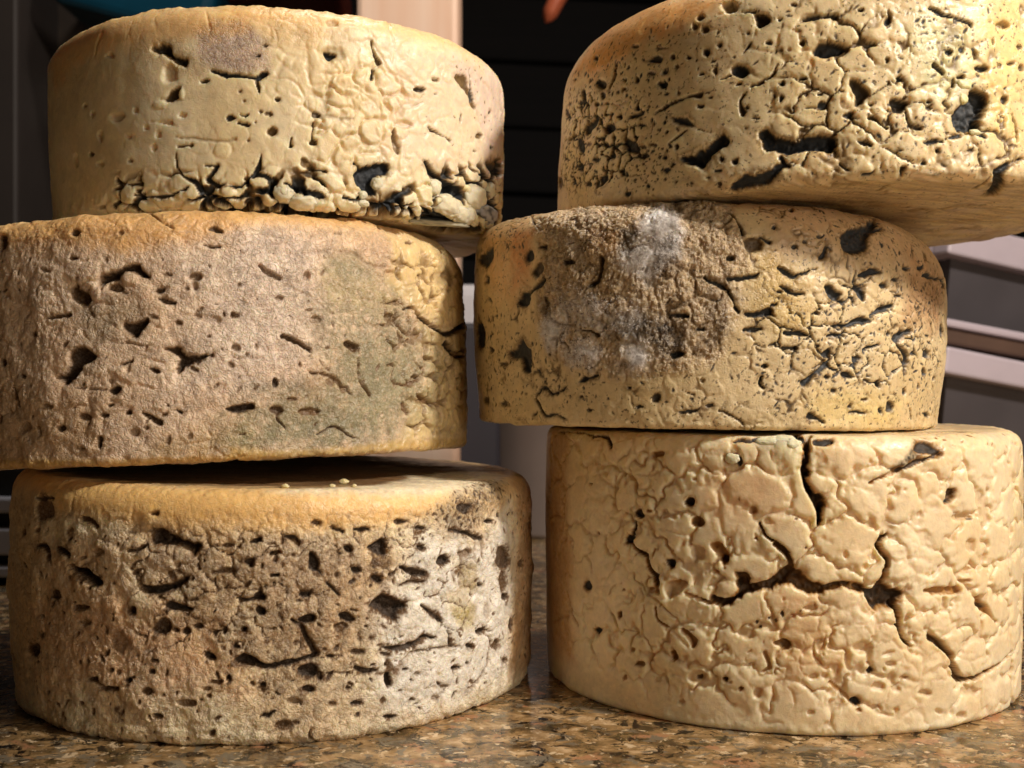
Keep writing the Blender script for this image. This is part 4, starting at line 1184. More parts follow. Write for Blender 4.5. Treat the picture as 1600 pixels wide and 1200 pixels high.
    C('TRb', [(690, 300, 11), (735, 332, 13)], 2, .9)
    H('TRb', [(320, 345), (350, 370), (420, 430), (390, 452), (370, 480), (332, 490), (345, 440), (310, 392)], 4.5, .66)
    H('TRb', [(270, 530), (330, 500), (332, 550), (300, 547)], 3, .8)
    H('TRb', [(490, 450), (540, 445), (602, 460), (570, 502), (540, 520), (500, 490)], 5, .74)
    C('TRb', [(570, 510, 10), (580, 560, 12), (640, 590, 16)], 2.2, .6)
    H('TRb', [(385, 540), (420, 525), (452, 547), (430, 560)], 3, .62)
    C('TRb', [(440, 555, 10), (480, 582, 11)], 1.8, .6)
    C('TRb', [(100, 500, 6), (160, 490, 9), (212, 490, 9)], 1.6, .4)
    H('TRb', [(880, 400), (940, 430), (950, 470), (930, 520), (920, 590), (870, 602), (800, 592), (795, 520), (830, 470)], 9, .9)
    C('TRb', [(790, 365, 10), (793, 400, 9)], 1.8, .82)
    C('TRb', [(760, 637, 10), (820, 610, 13)], 2.2, .9)
    C('TRb', [(870, 590, 10), (930, 622, 18)], 2.2, .8)
    C('TRb', [(1060, 520, 8), (1070, 600, 10), (1080, 640, 9)], 2, .5)
    C('TRb', [(660, 650, 10), (700, 652, 18), (740, 645, 10)], 2.2, .85)
    C('TRb', [(355, 645, 8), (380, 655, 16), (410, 660, 9)], 1.8, .8)
    C('TRb', [(530, 698, 8), (560, 690, 8)], 1.4, .8)
    C('TRb', [(275, 745, 10), (310, 775, 13)], 1.8, .72)
    C('TRb', [(370, 800, 7), (410, 800, 10), (425, 790, 5)], 1.2, .8)
    H('TRb', [(540, 760), (575, 755), (560, 800), (545, 820)], 3, .62)
    C('TRb', [(530, 740, 6), (538, 780, 9), (545, 825, 10), (500, 845, 6)], 1.8, .1)
    H('TRb', [(965, 778), (1010, 765), (1060, 730), (1112, 710), (1112, 740), (1040, 762), (1010, 820), (990, 880), (950, 905), (920, 890), (960, 840)], 5.5, .86)
    C('TRb', [(880, 862, 10), (930, 832, 11), (965, 810, 7)], 1.6, .8)
    C('TRb', [(0, 720, 22), (40, 762, 10)], 2.5, 1.0)
    C('TRb', [(980, 620, 8), (1040, 720, 10), (1090, 700, 9)], 2, .1)
    K('TRb', [(590, 80), (760, 50), (890, 110), (900, 260), (770, 330), (640, 200)], 2.63, 0.55, 0.90, 1.29, 0.40, seed=26, aspect=1.7)
    K('TRb', [(0, 20), (1100, 20), (1100, 800), (0, 820)], 3.57, 0.50, 0.50, 0.87, 0.32, seed=27)
    K('TRb', [(480, 340), (760, 340), (740, 720), (520, 620)], 2.55, 0.45, 0.48, 0.98, 0.28, seed=28)
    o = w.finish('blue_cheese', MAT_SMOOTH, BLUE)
    tag(o, 'pale yellow cheese peppered with blue black holes, overhanging at the top right', 'cheese', 'blue cheese wheels in two stacks')
    curd_on(w, MAT_CURD, 'TRb', 838, 386, 40, 26, sink=.5, seed=51, rgb=(230, 216, 160), dirt=.2)
    curd_on(w, MAT_CURD, 'TRb', 835, 448, 24, 26, sink=.55, seed=52, rgb=(230, 216, 160))
    curd_on(w, MAT_CURD, 'TRb', 888, 600, 28, 13, sink=.5, seed=53, rgb=(216, 204, 160))
    return w


# ------------------------------------------------------------------ middle right wheel
def wheel_middle_right():
    w = Wheel(0.0777, 0.4747, 0.0995, 90.5, 93.5, 77.5, 2.0, 9.0, 26.0, tilt=(-0.6, 0.7), seed=5.0, bulge=1.5)
    base_colour(w, (216, 192, 144), (226, 204, 160), (214, 174, 130), (2.0, 16.0))
    w.stain = 0.25
    w.g[:] = 0.15
    rough_edges(w, 0.7)
    w.h += (fbm(w.pn, 14.0, 2, 6.0) - 0.5) * 1.0
    w.k[:] = 0.8
    T, H, C, P, U, K = w.tint, w.hole, w.crack, w.pit, w.lump, w.speckle
    T('MRb', [(250, 20), (900, 60), (1150, 150), (1200, 420), (1150, 650), (900, 380), (500, 280), (350, 340)], (206, 172, 134), .7, 8)
    T('MRa', [(80, 200), (330, 130), (330, 420), (240, 560), (120, 480)], (216, 164, 106), .55, 5)
    T('MRb', [(1000, 300), (1180, 420), (1150, 700), (960, 640)], (172, 124, 84), .55, 6)
    T('MRb', [(520, 1000), (760, 960), (1000, 1040), (900, 1160), (560, 1160)], (226, 202, 132), .6, 6)
    T('MRb', [(220, 300), (360, 300), (560, 600), (420, 720), (250, 600)], (206, 174, 98), .6, 5, grain=.6)
    # the rough mouldy area
    rough = [('MRa', (330, 130)), ('MRa', (600, 70)), ('MRa', (900, 30)), ('MRb', (0, 0)), ('MRb', (120, 60)), ('MRb', (190, 210)), ('MRb', (240, 360)), ('MRb', (160, 460)), ('MRb', (150, 640)),
             ('MRb', (60, 820)), ('MRa', (1060, 880)), ('MRa', (820, 910)), ('MRa', (560, 890)), ('MRa', (400, 790)), ('MRa', (330, 560)), ('MRa', (380, 380))]
    rpx = [cpx(c, *p) for c, p in rough]
    T('px', rpx, (196, 168, 130), .9, 4, grain=.9)
    q = [w.sv('px', *p) for p in rpx]
    win, d = w.poly_sdf(q, 8)
    msk = np.zeros_like(w.h); msk[win] = sstep(3.0, -3.0, d + w.n5[win] * 6)
    f1, f2, cid = worley(w.pn, 2.6, 61.0)
    w.h += msk * ((fbm(w.pn, 6.5, 4, 62.0) - 0.5) * 2.4 + 0.6 - f1 * 0.4 + (fbm(w.pn, 1.4, 2, 63.0) - 0.5) * 0.9)
    w.knit(7.0, 0.5, 0.5, 0.16, 7.0, mask=msk, dome=0.6, mould=.4)
    w.h -= msk * sstep(0.07, 0.0, np.abs(fbm(w.pn + w.n5[..., None] * 5, 2.6, 3, 64.0) - 0.5)) * 0.45
    w.knit(7.0, 0.4, 0.42, 0.10, 9.0, mask=1 - msk, dome=0.3, mould=.6)
    w.curds('MRb', [(330, 400), (700, 380), (1000, 520), (1100, 820), (950, 980), (600, 900), (250, 760)], 10.0, .055, 1.2, .95, .4, 6, 77)
    T('px', [cpx('MRa', *p) for p in [(700, 610), (860, 600), (1080, 640), (1090, 760), (1000, 830), (880, 740), (700, 700)]], (70, 60, 50), .8, 3.0)
    T('MRa', [(940, 220), (1030, 240), (1040, 400), (900, 440), (840, 300)], (104, 94, 86), .6, 3.0)
    T('MRa', [(760, 180), (830, 200), (820, 300), (770, 300)], (92, 86, 72), .6, 2.0)
    T('MRa', [(420, 180), (620, 140), (600, 300), (460, 330)], (178, 158, 130), .6, 4)
    T('MRa', [(600, 180), (760, 190), (740, 300), (620, 260)], (170, 120, 62), .6, 3)
    T('MRa', [(600, 280), (780, 280), (780, 600), (600, 600)], (166, 134, 84), .5, 4)
    T('MRb', [(0, 440), (150, 480), (150, 720), (0, 760)], (110, 92, 72), .55, 4)
    # white bloom under the fuzz
    for (cx_, cy_, rx, ry, s_) in [(950, 150, 90, 70, .85), (870, 320, 100, 100, .75), (830, 810, 60, 52, .9), (430, 690, 62, 80, .75), (580, 800, 80, 60, .55), (1000, 240, 50, 70, .7), (700, 640, 150, 50, .35), (560, 560, 90, 60, .35)]:
        T('MRa', [(cx_ + rx * math.cos(a * .7), cy_ + ry * math.sin(a * .7)) for a in range(9)], (240, 237, 234), min(1, s_ * 1.25), 4.0, mottle=1.2, grain=.4)
    T('MRa', [(930, 240), (1000, 230), (1010, 330), (940, 350)], (86, 72, 60), .75, 2.5)
    T('MRa', [(760, 190), (830, 200), (820, 290), (775, 300)], (84, 72, 58), .7, 2.5)
    T('MRa', [(225, 200), (330, 190), (300, 420), (230, 470)], (204, 132, 64), .7, 3)
    # left part
    H('MRa', [(50, 330), (90, 300), (130, 258), (132, 310), (120, 350), (90, 382), (58, 355)], 3, .92)
    P('MRa', 100, 435, 11, 18, .9, 1.8)
    C('MRa', [(88, 540, 9), (110, 520, 11), (125, 545, 11)], 1.6, .9)
    H('MRa', [(45, 640), (75, 640), (90, 700), (85, 770), (50, 780)], 3.5, 1.0)
    H('MRa', [(285, 320), (310, 278), (330, 300), (325, 340), (295, 347)], 2.6, .85)
    H('MRa', [(320, 380), (360, 345), (388, 380), (340, 432), (315, 410)], 2.2, .62)
    H('MRa', [(345, 268), (400, 250), (392, 288), (355, 284)], 2.2, .66)
    H('MRa', [(245, 550), (270, 490), (310, 500), (312, 550), (290, 577), (255, 562)], 4.2, .92)
    C('MRa', [(310, 500, 12), (360, 460, 16), (388, 430, 9)], 2.6, .8)
    C('MRa', [(388, 528, 10), (402, 560, 9)], 2, .8)
    H('MRa', [(188, 792), (230, 770), (272, 718), (287, 760), (317, 800), (317, 870), (290, 922), (270, 880), (265, 832), (220, 822)], 4.5, .86)
    C('MRa', [(480, 1117, 6), (430, 1095, 9), (390, 1110, 11), (370, 1080, 13), (355, 1050, 15), (335, 1020, 11), (355, 980, 9), (390, 960, 9), (410, 1000, 11), (450, 990, 9), (488, 970, 7)], 2.2, .82)
    C('MRa', [(320, 1112, 9), (350, 1082, 9)], 1.6, .8)
    H('MRa', [(540, 945), (570, 903), (600, 915), (650, 898), (642, 912), (600, 922), (572, 947)], 3.2, .92)
    H('MRa', [(935, 990), (960, 1000), (945, 1042), (908, 1042), (910, 1000)], 2.2, .7)
    C('MRa', [(600, 462, 11), (635, 448, 22), (660, 400, 12), (660, 330, 18)], 3.4, .6)
    P('MRa', 510, 345, 32, 13, .62, 2.5)
    C('MRa', [(568, 685, 8), (610, 685, 9), (647, 710, 9)], 2.2, .45)
    C('MRa', [(1005, 605, 11), (1050, 610, 18), (1088, 608, 9)], 3, .75)
    H('MRa', [(990, 800), (1060, 778), (1082, 800), (1020, 832)], 4.2, .82)
    P('MRa', 1152, 675, 25, 10, .82, 2.5); P('MRa', 850, 1060, 22, 8, .8, 1.4); P('MRa', 180, 1045, 18, 14, .6, 1.2); P('MRa', 95, 1030, 14, 20, .6, 1.2); P('MRa', 122, 780, 14, 12, .7, 1.4)
    P('MRa', 180, 850, 20, 14, .5, 1.2); P('MRa', 120, 700, 10, 9, .5, 1); P('MRa', 602, 1075, 12, 7, .7, 1.2); P('MRa', 560, 1010, 10, 7, .6, 1); P('MRa', 800, 968, 10, 8, .7, 1.2); P('MRa', 1160, 930, 14, 10, .3, 1)
    C('MRa', [(1045, 1083, 7), (1110, 1088, 9), (1148, 1082, 9)], 1.5, .8)
    C('MRa', [(1060, 980, 6), (1120, 1000, 6)], 1, .6)
    C('MRa', [(330, 160, 12), (320, 110, 10), (300, 95, 8)], 2, .5)
    P('MRa', 375, 92, 26, 10, .8, 2)
    C('MRa', [(500, 70, 8), (560, 72, 10), (600, 90, 7)], 1.6, .7)
    K('MRa', [(120, 150), (320, 110), (300, 300), (140, 330)], 2.21, 0.50, 0.72, 1.15, 0.40, seed=31, aspect=3.5)
    K('MRa', [(60, 560), (340, 560), (400, 800), (500, 960), (80, 1100)], 2.72, 0.50, 0.66, 1.09, 0.36, seed=32)
    K('MRa', [(340, 820), (700, 880), (1190, 900), (1190, 1120), (340, 1080)], 3.74, 0.50, 0.42, 1.12, 0.32, seed=33)
    # right part
    H('MRb', [(670, 215), (720, 175), (780, 165), (825, 122), (847, 140), (840, 190), (815, 220), (818, 292), (770, 307), (700, 302), (680, 262)], 5.5, 1.0)
    C('MRb', [(840, 187, 16), (882, 180, 7)], 2.2, 1.0)
    H('MRb', [(558, 342), (590, 270), (617, 238), (612, 312), (590, 337)], 3.2, .9)
    C('MRb', [(370, 375, 15), (410, 395, 26), (450, 420, 17), (490, 402, 11), (560, 375, 7)], 3.4, .9)
    H('MRb', [(598, 460), (625, 452), (642, 485), (692, 495), (672, 542), (640, 537), (608, 502)], 4.5, .96)
    H('MRb', [(735, 463), (770, 458), (802, 500), (792, 547), (765, 522)], 4, .95)
    C('MRb', [(765, 412, 14), (830, 395, 36), (878, 400, 11)], 3.2, .92)
    C('MRb', [(828, 612, 17), (870, 580, 28), (937, 560, 19)], 3.6, .96)
    C('MRb', [(640, 660, 10), (720, 657, 22), (770, 635, 36), (832, 635, 9)], 3.6, .96)
    C('MRb', [(205, 605, 14), (270, 605, 22), (320, 590, 36), (347, 612, 11)], 4.2, .95)
    C('MRb', [(155, 575, 16), (170, 590, 12)], 2.6, .85)
    H('MRb', [(383, 680), (430, 684), (490, 690), (532, 716), (470, 712), (388, 712)], 4.4, .95)
    C('MRb', [(385, 465, 14), (420, 495, 15), (460, 510, 22), (497, 505, 11)], 3.2, .84)
    P('MRb', 372, 490, 13, 7, .8, 1.5)
    H('MRb', [(578, 800), (627, 763), (627, 832), (600, 817)], 3.4, .95)
    C('MRb', [(600, 840, 9), (640, 880, 20), (662, 880, 7)], 2.4, .95)
    H('MRb', [(468, 935), (500, 928), (540, 898), (557, 905), (512, 950), (490, 968)], 4.4, .92)
    C('MRb', [(540, 905, 11), (600, 862, 13), (617, 830, 7)], 2.6, .84)
    P('MRb', 700, 903, 26, 15, .85, 3)
    C('MRb', [(700, 905, 9), (760, 912, 6), (822, 910, 4)], 1.6, .8)
    H('MRb', [(842, 935), (870, 922), (878, 980), (850, 968)], 4, .96)
    H('MRb', [(930, 720), (960, 688), (1020, 673), (1032, 690), (990, 712), (960, 762)], 4.2, .84)
    C('MRb', [(960, 750, 22), (985, 790, 22), (1002, 822, 38), (990, 880, 17), (990, 942, 7)], 3.4, .86)
    P('MRb', 990, 985, 13, 20, .9, 2)
    C('MRb', [(788, 782, 15), (820, 765, 22), (862, 750, 9)], 3, .96)
    C('MRb', [(610, 712, 8), (650, 708, 16), (690, 715, 9)], 2.4, .9)
    C('MRb', [(195, 680, 11), (240, 685, 26), (282, 680, 9)], 3.2, .82)
    C('MRb', [(395, 770, 13), (455, 770, 16)], 2.6, .72)
    C('MRb', [(285, 915, 12), (270, 942, 14), (297, 968, 11)], 2, .9)
    for q in [(300, 860, 22, 12, .82, 2), (1100, 412, 26, 20, .9, 2.4), (1065, 375, 14, 14, .9, 1.8), (1185, 445, 10, 30, .95, 2), (998, 378, 22, 12, .84, 2), (945, 432, 14, 10, .95, 1.8), (885, 460, 20, 20, .84, 2),
              (960, 512, 18, 6, .9, 1.4), (1062, 175, 16, 20, .9, 2), (430, 88, 13, 13, .72, 1.4), (447, 270, 13, 9, .84, 1.6), (1175, 690, 10, 40, .95, 2), (1100, 800, 14, 22, .84, 2), (1085, 890, 10, 24, .9, 2),
              (1130, 920, 8, 9, .9, 1.2), (525, 1110, 18, 18, .95, 2.4), (915, 1060, 20, 30, .72, 2.2), (790, 1025, 20, 10, .5, 1.2), (1100, 1100, 14, 14, .9, 1.8), (130, 330, 24, 14, .66, 3), (560, 600, 13, 11, .85, 1.8),
              (610, 915, 16, 9, .85, 1.5), (720, 1060, 10, 12, .7, 1.2), (870, 1080, 7, 16, .8, 1.2), (640, 980, 12, 12, .7, 1.2), (500, 245, 10, 8, .7, 1), (345, 175, 8, 7, .85, 1), (385, 120, 8, 7, .7, 1), (570, 220, 14, 8, .7, 1.2),
              (1150, 860, 8, 14, .8, 1.2), (330, 755, 12, 8, .7, 1.2), (760, 820, 12, 8, .7, 1.2), (700, 750, 14, 9, .8, 1.4), (910, 700, 9, 13, .7, 1.4), (1060, 960, 8, 16, .7, 1.4), (30, 1055, 18, 7, .7, 1.2)]:
        P('MRb', *q)
    C('MRb', [(1110, 420, 13), (1180, 435, 11)], 1.8, .82)
    C('MRb', [(528, 48, 9), (547, 88, 15)], 1.8, .9)
    C('MRb', [(1115, 638, 9), (1130, 690, 9), (1125, 722, 13)], 1.8, .82)
    C('MRb', [(525, 1110, 13), (590, 1140, 10)], 1.8, .8)
    C('MRb', [(715, 1095, 7), (750, 1087, 9), (792, 1097, 7)], 1.4, .72)
    C('MRb', [(1020, 1070, 8), (1022, 1120, 10)], 1.8, .7)
    C('MRb', [(70, 1080, 7), (130, 1100, 7), (180, 1130, 7), (200, 1165, 6)], 1.5, .5)
    C('MRb', [(550, 870, 7), (610, 850, 8), (540, 800, 6)], 1.4, .4)
    H('MRb', [(190, 225), (270, 220), (290, 240), (290, 290), (240, 302), (220, 310), (200, 270)], 3, .5)
    H('MRb', [(260, 208), (310, 230), (342, 240), (330, 272)], 3, .84)
    C('MRb', [(100, 95, 11), (150, 110, 16), (180, 160, 12), (190, 215, 10)], 2.6, .66)
    C('MRb', [(120, 430, 18), (200, 430, 26), (272, 405, 11)], 3.4, .82)
    C('MRb', [(0, 420, 11), (40, 450, 16), (90, 470, 18), (125, 490, 11)], 3.4, .82)
    C('MRb', [(120, 495, 10), (150, 545, 8), (160, 580, 10)], 2.2, .6)
    K('MRb', [(300, 60), (1000, 80), (1170, 300), (1180, 420), (900, 420), (500, 260)], 2.89, 0.48, 0.66, 1.23, 0.36, seed=34, aspect=2.8)
    K('MRb', [(380, 480), (900, 560), (960, 760), (900, 880), (420, 760)], 1.95, 0.42, 0.74, 1.29, 0.40, seed=35, aspect=2.2)
    K('MRb', [(200, 780), (620, 780), (900, 880), (980, 1040), (300, 1010)], 2.29, 0.42, 0.74, 1.26, 0.36, seed=36, aspect=2.6)
    K('MRb', [(940, 440), (1180, 440), (1140, 1120), (980, 1100)], 2.55, 0.55, 0.78, 1.26, 0.40, seed=37, aspect=3.2)
    K('MRb', [(1030, 440), (1160, 440), (1150, 640), (1040, 620)], 1.70, 0.42, 0.95, 1.12, 0.72, seed=38, aspect=3.4)
    K('MRb', [(0, 760), (400, 760), (560, 1130), (0, 1130)], 4.25, 0.50, 0.48, 1.12, 0.32, seed=39, aspect=3)
    o = w.finish('blue_cheese', MAT_RIND, BLUE)
    tag(o, 'speckled cheese with fuzzy white and grey mould on its front, middle of right stack', 'cheese', 'blue cheese wheels in two stacks')
    # the fuzz: thin strands standing out of the bloom
    rr = np.random.default_rng(5)
    vs, fs = [], []
    gate = sstep(0.40, 0.62, fbm(w.pn, 6.0, 3, 77.0))
    for (cx_, cy_, rx, ry, n, ln) in [(950, 175, 130, 100, 5200, .9), (990, 240, 80, 110, 3800, .9), (870, 330, 130, 110, 4600, .9), (830, 812, 62, 56, 3000, 1.3), (430, 690, 80, 100, 3200, .9), (570, 800, 120, 86, 2800, .8), (740, 600, 190, 90, 1800, .9), (520, 560, 150, 130, 1500, .8)]:
        done = 0
        cs = 3.158
        fx, fy = cpx('MRa', cx_, cy_)
        near = np.nonzero((((w._fpx[:, 0] - fx) / (rx / cs)) ** 2 + ((w._fpx[:, 1] - fy) / (ry / cs)) ** 2) < 1)[0]
        e = (((w._fpx[near, 0] - fx) / (rx / cs)) ** 2 + ((w._fpx[near, 1] - fy) / (ry / cs)) ** 2)
        pr = ((1 - e) ** 1.1 + 0.02) * (0.08 + gate[w._fi[0][near], w._fi[1][near]])
        pick = rr.choice(near, size=n, p=pr / pr.sum())
        for k in pick:
            i, j = w._fi[0][k], w._fi[1][k]
            p = w.D[i, j] + rr.normal(0, .25, 3); nn = w.N[i, j]
            dirv = nn + rr.normal(0, .75, 3); dirv /= np.linalg.norm(dirv)
            side = np.cross(dirv, rr.normal(0, 1, 3)); side /= np.linalg.norm(side) + 1e-9
            L = ln * (0.35 + 0.9 * rr.random()); wd = 0.028
            bend = rr.normal(0, .55, 3)
            p1 = p + dirv * L * .5 + bend * L * .16; p2 = p + dirv * L * .8 + bend * L * .55
            b = len(vs)
            vs += [p - side * wd, p + side * wd, p1 + side * wd, p1 - side * wd, p2 + side * wd * .5, p2 - side * wd * .5]
            fs += [(b, b + 1, b + 2, b + 3), (b + 3, b + 2, b + 4, b + 5)]
    f = mesh_obj('mould_fuzz', np.array(vs) * 0.001, fs, MAT_FUZZ, o)
    f['kind'] = 'stuff'
    return w


# ------------------------------------------------------------------ bottom right wheel
def wheel_bottom_right():
    w = Wheel(0.1068, 0.4695, 0.0, 91.5, 92.0, 98.5, 2.5, 4.0, 7.0, seed=6.0, bulge=0.8, ntop=60)
    base_colour(w, (236, 212, 168), (240, 220, 182), None)
    w.g[:] = 0.10
    flat_top_streaks(w, (120, 92, 54), .6, -0.1)
    rough_edges(w, 0.5)
    mid = 0.55 + 0.45 * sstep(8, 20, w.V)
    w.h += (fbm(w.pn, 16.0, 2, 6.0) - 0.5) * 1.0
    w.k[:] = 0.08
    w.curds('px', [(930, 690), (1600, 690), (1600, 1090), (1450, 1130), (1100, 1100), (960, 1000)], 16.0, .10, .8, .06, .75, 6, 73)
    w.curds('px', [(862, 680), (1010, 680), (1060, 1090), (940, 1040), (866, 990)], 15.0, .08, .7, .03, .5, 8, 74)
    w.curds('px', [(1210, 930), (1500, 930), (1560, 1060), (1300, 1120), (1100, 1060)], 8.0, .06, .25, .0, .18, 6, 75)
    w.knit(7.0, 0.15, 0.4, 0.2, 13.0, mask=mid * .6, dome=0.2)
    T, H, C, P, U, K = w.tint, w.hole, w.crack, w.pit, w.lump, w.speckle
    T('BRa', [(640, 220), (900, 220), (900, 420), (640, 420)], (232, 188, 138), .5, 6)
    T('BRb', [(0, 620), (180, 640), (260, 900), (0, 1000)], (230, 188, 136), .5, 6)
    T('BRb', [(0, 70), (110, 90), (110, 220), (0, 220)], (234, 222, 180), .6, 3)
    T('BRa', [(20, 60), (110, 60), (120, 960), (20, 900)], (190, 140, 78), .6, 4)
    H('BRa', [(545, 340), (570, 314), (593, 325), (586, 350), (565, 357)], 5, .86)
    for q in [(600, 415, 26, 22, .5, 3), (603, 535, 28, 32, .10, 2.4), (440, 150, 30, 16, .35, 3), (180, 265, 10, 8, .45, 1.4), (705, 562, 20, 16, .62, 6), (415, 680, 18, 16, .35, 2.6), (790, 850, 38, 24, .08, 2.2),
              (930, 890, 32, 16, .45, 4), (600, 1020, 42, 24, .12, 2.2), (605, 1022, 15, 8, .6, 3), (710, 1028, 11, 8, .8, 2), (370, 970, 20, 12, .42, 2), (295, 775, 11, 15, .6, 2.2), (835, 1080, 24, 24, .1, 1.8),
              (440, 1035, 14, 12, .15, 1.3), (820, 370, 17, 18, .15, 2), (608, 200, 7, 7, .7, 1), (832, 805, 5, 5, .8, .8), (845, 825, 5, 5, .8, .8), (880, 790, 5, 5, .8, .8), (930, 775, 6, 6, .8, 1), (905, 800, 5, 5, .7, .8),
              (825, 480, 8, 5, .5, .8), (305, 680, 7, 7, .4, 1), (210, 460, 6, 7, .5, 1), (345, 915, 12, 14, .25, 1.3), (535, 1120, 14, 10, .1, 1.2), (770, 1065, 10, 8, .4, 1.2), (590, 245, 12, 6, .2, 1), (760, 325, 8, 7, .3, 1),
              (315, 1022, 10, 10, .25, 1.2), (410, 372, 12, 8, .3, 1), (470, 380, 16, 24, .12, 1.4)]:
        P('BRa', *q)
    H('BRa', [(640, 500), (680, 488), (727, 530), (722, 572), (690, 588), (678, 552)], 4.5, .34)
    H('BRa', [(345, 380), (370, 358), (395, 385), (380, 404), (355, 400)], 4.2, .86)
    C('BRa', [(352, 400, 8), (348, 450, 9), (340, 482, 15)], 2.6, .76)
    H('BRa', [(315, 480), (335, 458), (347, 497), (320, 502)], 4, .86)
    C('BRa', [(345, 500, 14), (365, 525, 17), (405, 545, 15), (405, 590, 17), (440, 640, 26), (440, 685, 22)], 4.2, .62)
    U('BRa', 437, 572, 26, 44, 1.2)
    H('BRa', [(470, 560), (505, 563), (512, 600), (488, 602)], 4.4, .86)
    H('BRa', [(470, 650), (540, 638), (562, 660), (500, 717), (475, 722)], 5, .66)
    H('BRa', [(145, 650), (175, 638), (192, 670), (160, 692)], 3.4, .9)
    H('BRa', [(190, 830), (217, 824), (212, 860), (195, 857)], 3.4, .95)
    C('BRa', [(190, 80, 14), (230, 75, 17), (255, 90, 22), (262, 130, 9)], 2.2, .8)
    C('BRa', [(60, 60, 8), (140, 62, 10), (190, 72, 8)], 1.4, .7)
    C('BRa', [(360, 230, 8), (410, 235, 17), (442, 220, 14)], 2.2, .1)
    C('BRa', [(205, 180, 10), (215, 240, 11), (270, 275, 15)], 2.2, .1)
    C('BRa', [(430, 90, 8), (440, 130, 10), (470, 160, 8), (450, 230, 8)], 2.0, .08)
    C('BRa', [(750, 610, 10), (780, 640, 44), (790, 680, 30)], 5, .6)
    C('BRa', [(660, 715, 26), (720, 735, 28), (760, 690, 30), (820, 668, 28), (900, 660, 36), (955, 610, 34)], 6, .66)
    H('BRa', [(745, 640), (790, 632), (807, 668), (770, 692), (748, 668)], 6, .72)
    U('BRa', 720, 680, 44, 40, 1.4)
    C('BRa', [(550, 690, 9), (600, 710, 9), (655, 730, 11)], 2.4, .5)
    C('BRa', [(432, 750, 9), (440, 800, 10), (480, 825, 7)], 2.2, .3)
    C('BRa', [(680, 750, 9), (672, 800, 11), (640, 830, 9)], 2.2, .12)
    C('BRa', [(540, 835, 12), (580, 870, 26), (580, 898, 13)], 3.2, .26)
    C('BRa', [(470, 830, 8), (520, 850, 9), (560, 900, 8)], 1.6, .06)
    H('BRa', [(485, 920), (505, 913), (527, 940), (510, 967), (490, 957)], 3.4, .42)
    C('BRa', [(845, 418, 8), (870, 470, 11), (920, 500, 9), (955, 532, 11)], 3.2, .6)
    C('BRa', [(860, 930, 14), (890, 980, 14), (850, 1000, 8)], 2.5, .2)
    C('BRa', [(90, 690, 8), (110, 780, 12), (130, 820, 8)], 1.6, .25)
    C('BRa', [(255, 690, 8), (270, 660, 10), (300, 655, 6)], 1.4, .15)
    C('BRa', [(300, 340, 6), (310, 420, 8), (300, 500, 6)], 1.2, .06)
    C('BRa', [(590, 440, 8), (560, 470, 6), (450, 440, 8)], 1.3, .04)
    C('BRa', [(850, 1130, 12), (858, 1180, 10)], 1.8, .12)
    U('BRa', 550, 200, 110, 76, 1.0); U('BRa', 660, 175, 40, 40, 1.4); U('BRa', 500, 700, 110, 62, .7); U('BRa', 550, 760, 120, 60, .7); U('BRa', 350, 130, 80, 70, .8); U('BRa', 250, 200, 50, 80, .7)
    C('BRa', [(740, 98, 10), (760, 90, 16), (800, 95, 22), (870, 88, 24)], 2.5, .8)
    P('BRa', 762, 178, 15, 20, .9, 3); P('BRa', 830, 90, 20, 12, .95, 2.5)
    # right part
    C('BRb', [(122, 70, 22), (115, 130, 24), (110, 200, 26), (130, 260, 32), (155, 300, 32), (170, 340, 30), (165, 388, 15)], 8, .78)
    H('BRb', [(130, 80), (210, 84), (212, 106), (160, 112), (135, 102)], 1.2, .85)
    H('BRb', [(20, 66), (110, 70), (108, 104), (60, 90)], 3, .95)
    T('BRb', [(505, 85), (560, 92), (605, 130), (590, 152), (545, 135), (505, 168), (440, 200), (410, 205), (470, 155), (490, 120)], (44, 46, 42), .85, 1.2, mottle=1.6)
    H('BRb', [(515, 86), (560, 94), (600, 128), (592, 148), (560, 140), (520, 138), (500, 120)], 1.6, .82)
    C('BRb', [(600, 140, 9), (560, 150, 12), (500, 170, 14), (450, 198, 12)], 1.8, .72)
    C('BRb', [(345, 243, 9), (400, 217, 11), (452, 190, 15)], 2.4, .42)
    H('BRb', [(320, 625), (380, 610), (490, 630), (470, 660), (440, 692), (390, 702), (370, 707), (340, 682)], 8, .76)
    C('BRb', [(0, 600, 36), (60, 575, 60), (120, 615, 44), (190, 625, 24), (240, 602, 20), (320, 625, 30)], 6.5, .6)
    C('BRb', [(385, 605, 17), (400, 560, 20), (410, 520, 16), (380, 480, 16), (375, 450, 11), (420, 430, 9)], 5.5, .66)
    C('BRb', [(435, 680, 17), (455, 740, 22), (460, 800, 15), (500, 832, 9)], 7, .76)
    C('BRb', [(0, 460, 11), (50, 500, 16), (62, 540, 18)], 4.4, .56)
    C('BRb', [(562, 798, 22), (610, 830, 20), (640, 870, 20), (655, 935, 22), (680, 957, 17), (740, 942, 11), (790, 915, 9), (860, 848, 7)], 6, .62)
    C('BRb', [(545, 630, 12), (600, 634, 34), (660, 628, 22)], 3.2, .32)
    C('BRb', [(740, 660, 32), (760, 690, 24), (800, 740, 9)], 3.6, .3)
    P('BRb', 755, 688, 16, 14, .7, 4)
    H('BRb', [(630, 260), (662, 258), (657, 302), (615, 317), (618, 290)], 4.4, .6)
    P('BRb', 630, 305, 18, 10, .85, 5)
    H('BRb', [(268, 1030), (300, 1013), (320, 1035), (300, 1052)], 5.5, .95)
    C('BRb', [(200, 965, 9), (250, 1002, 11), (275, 1025, 10)], 2.4, .3)
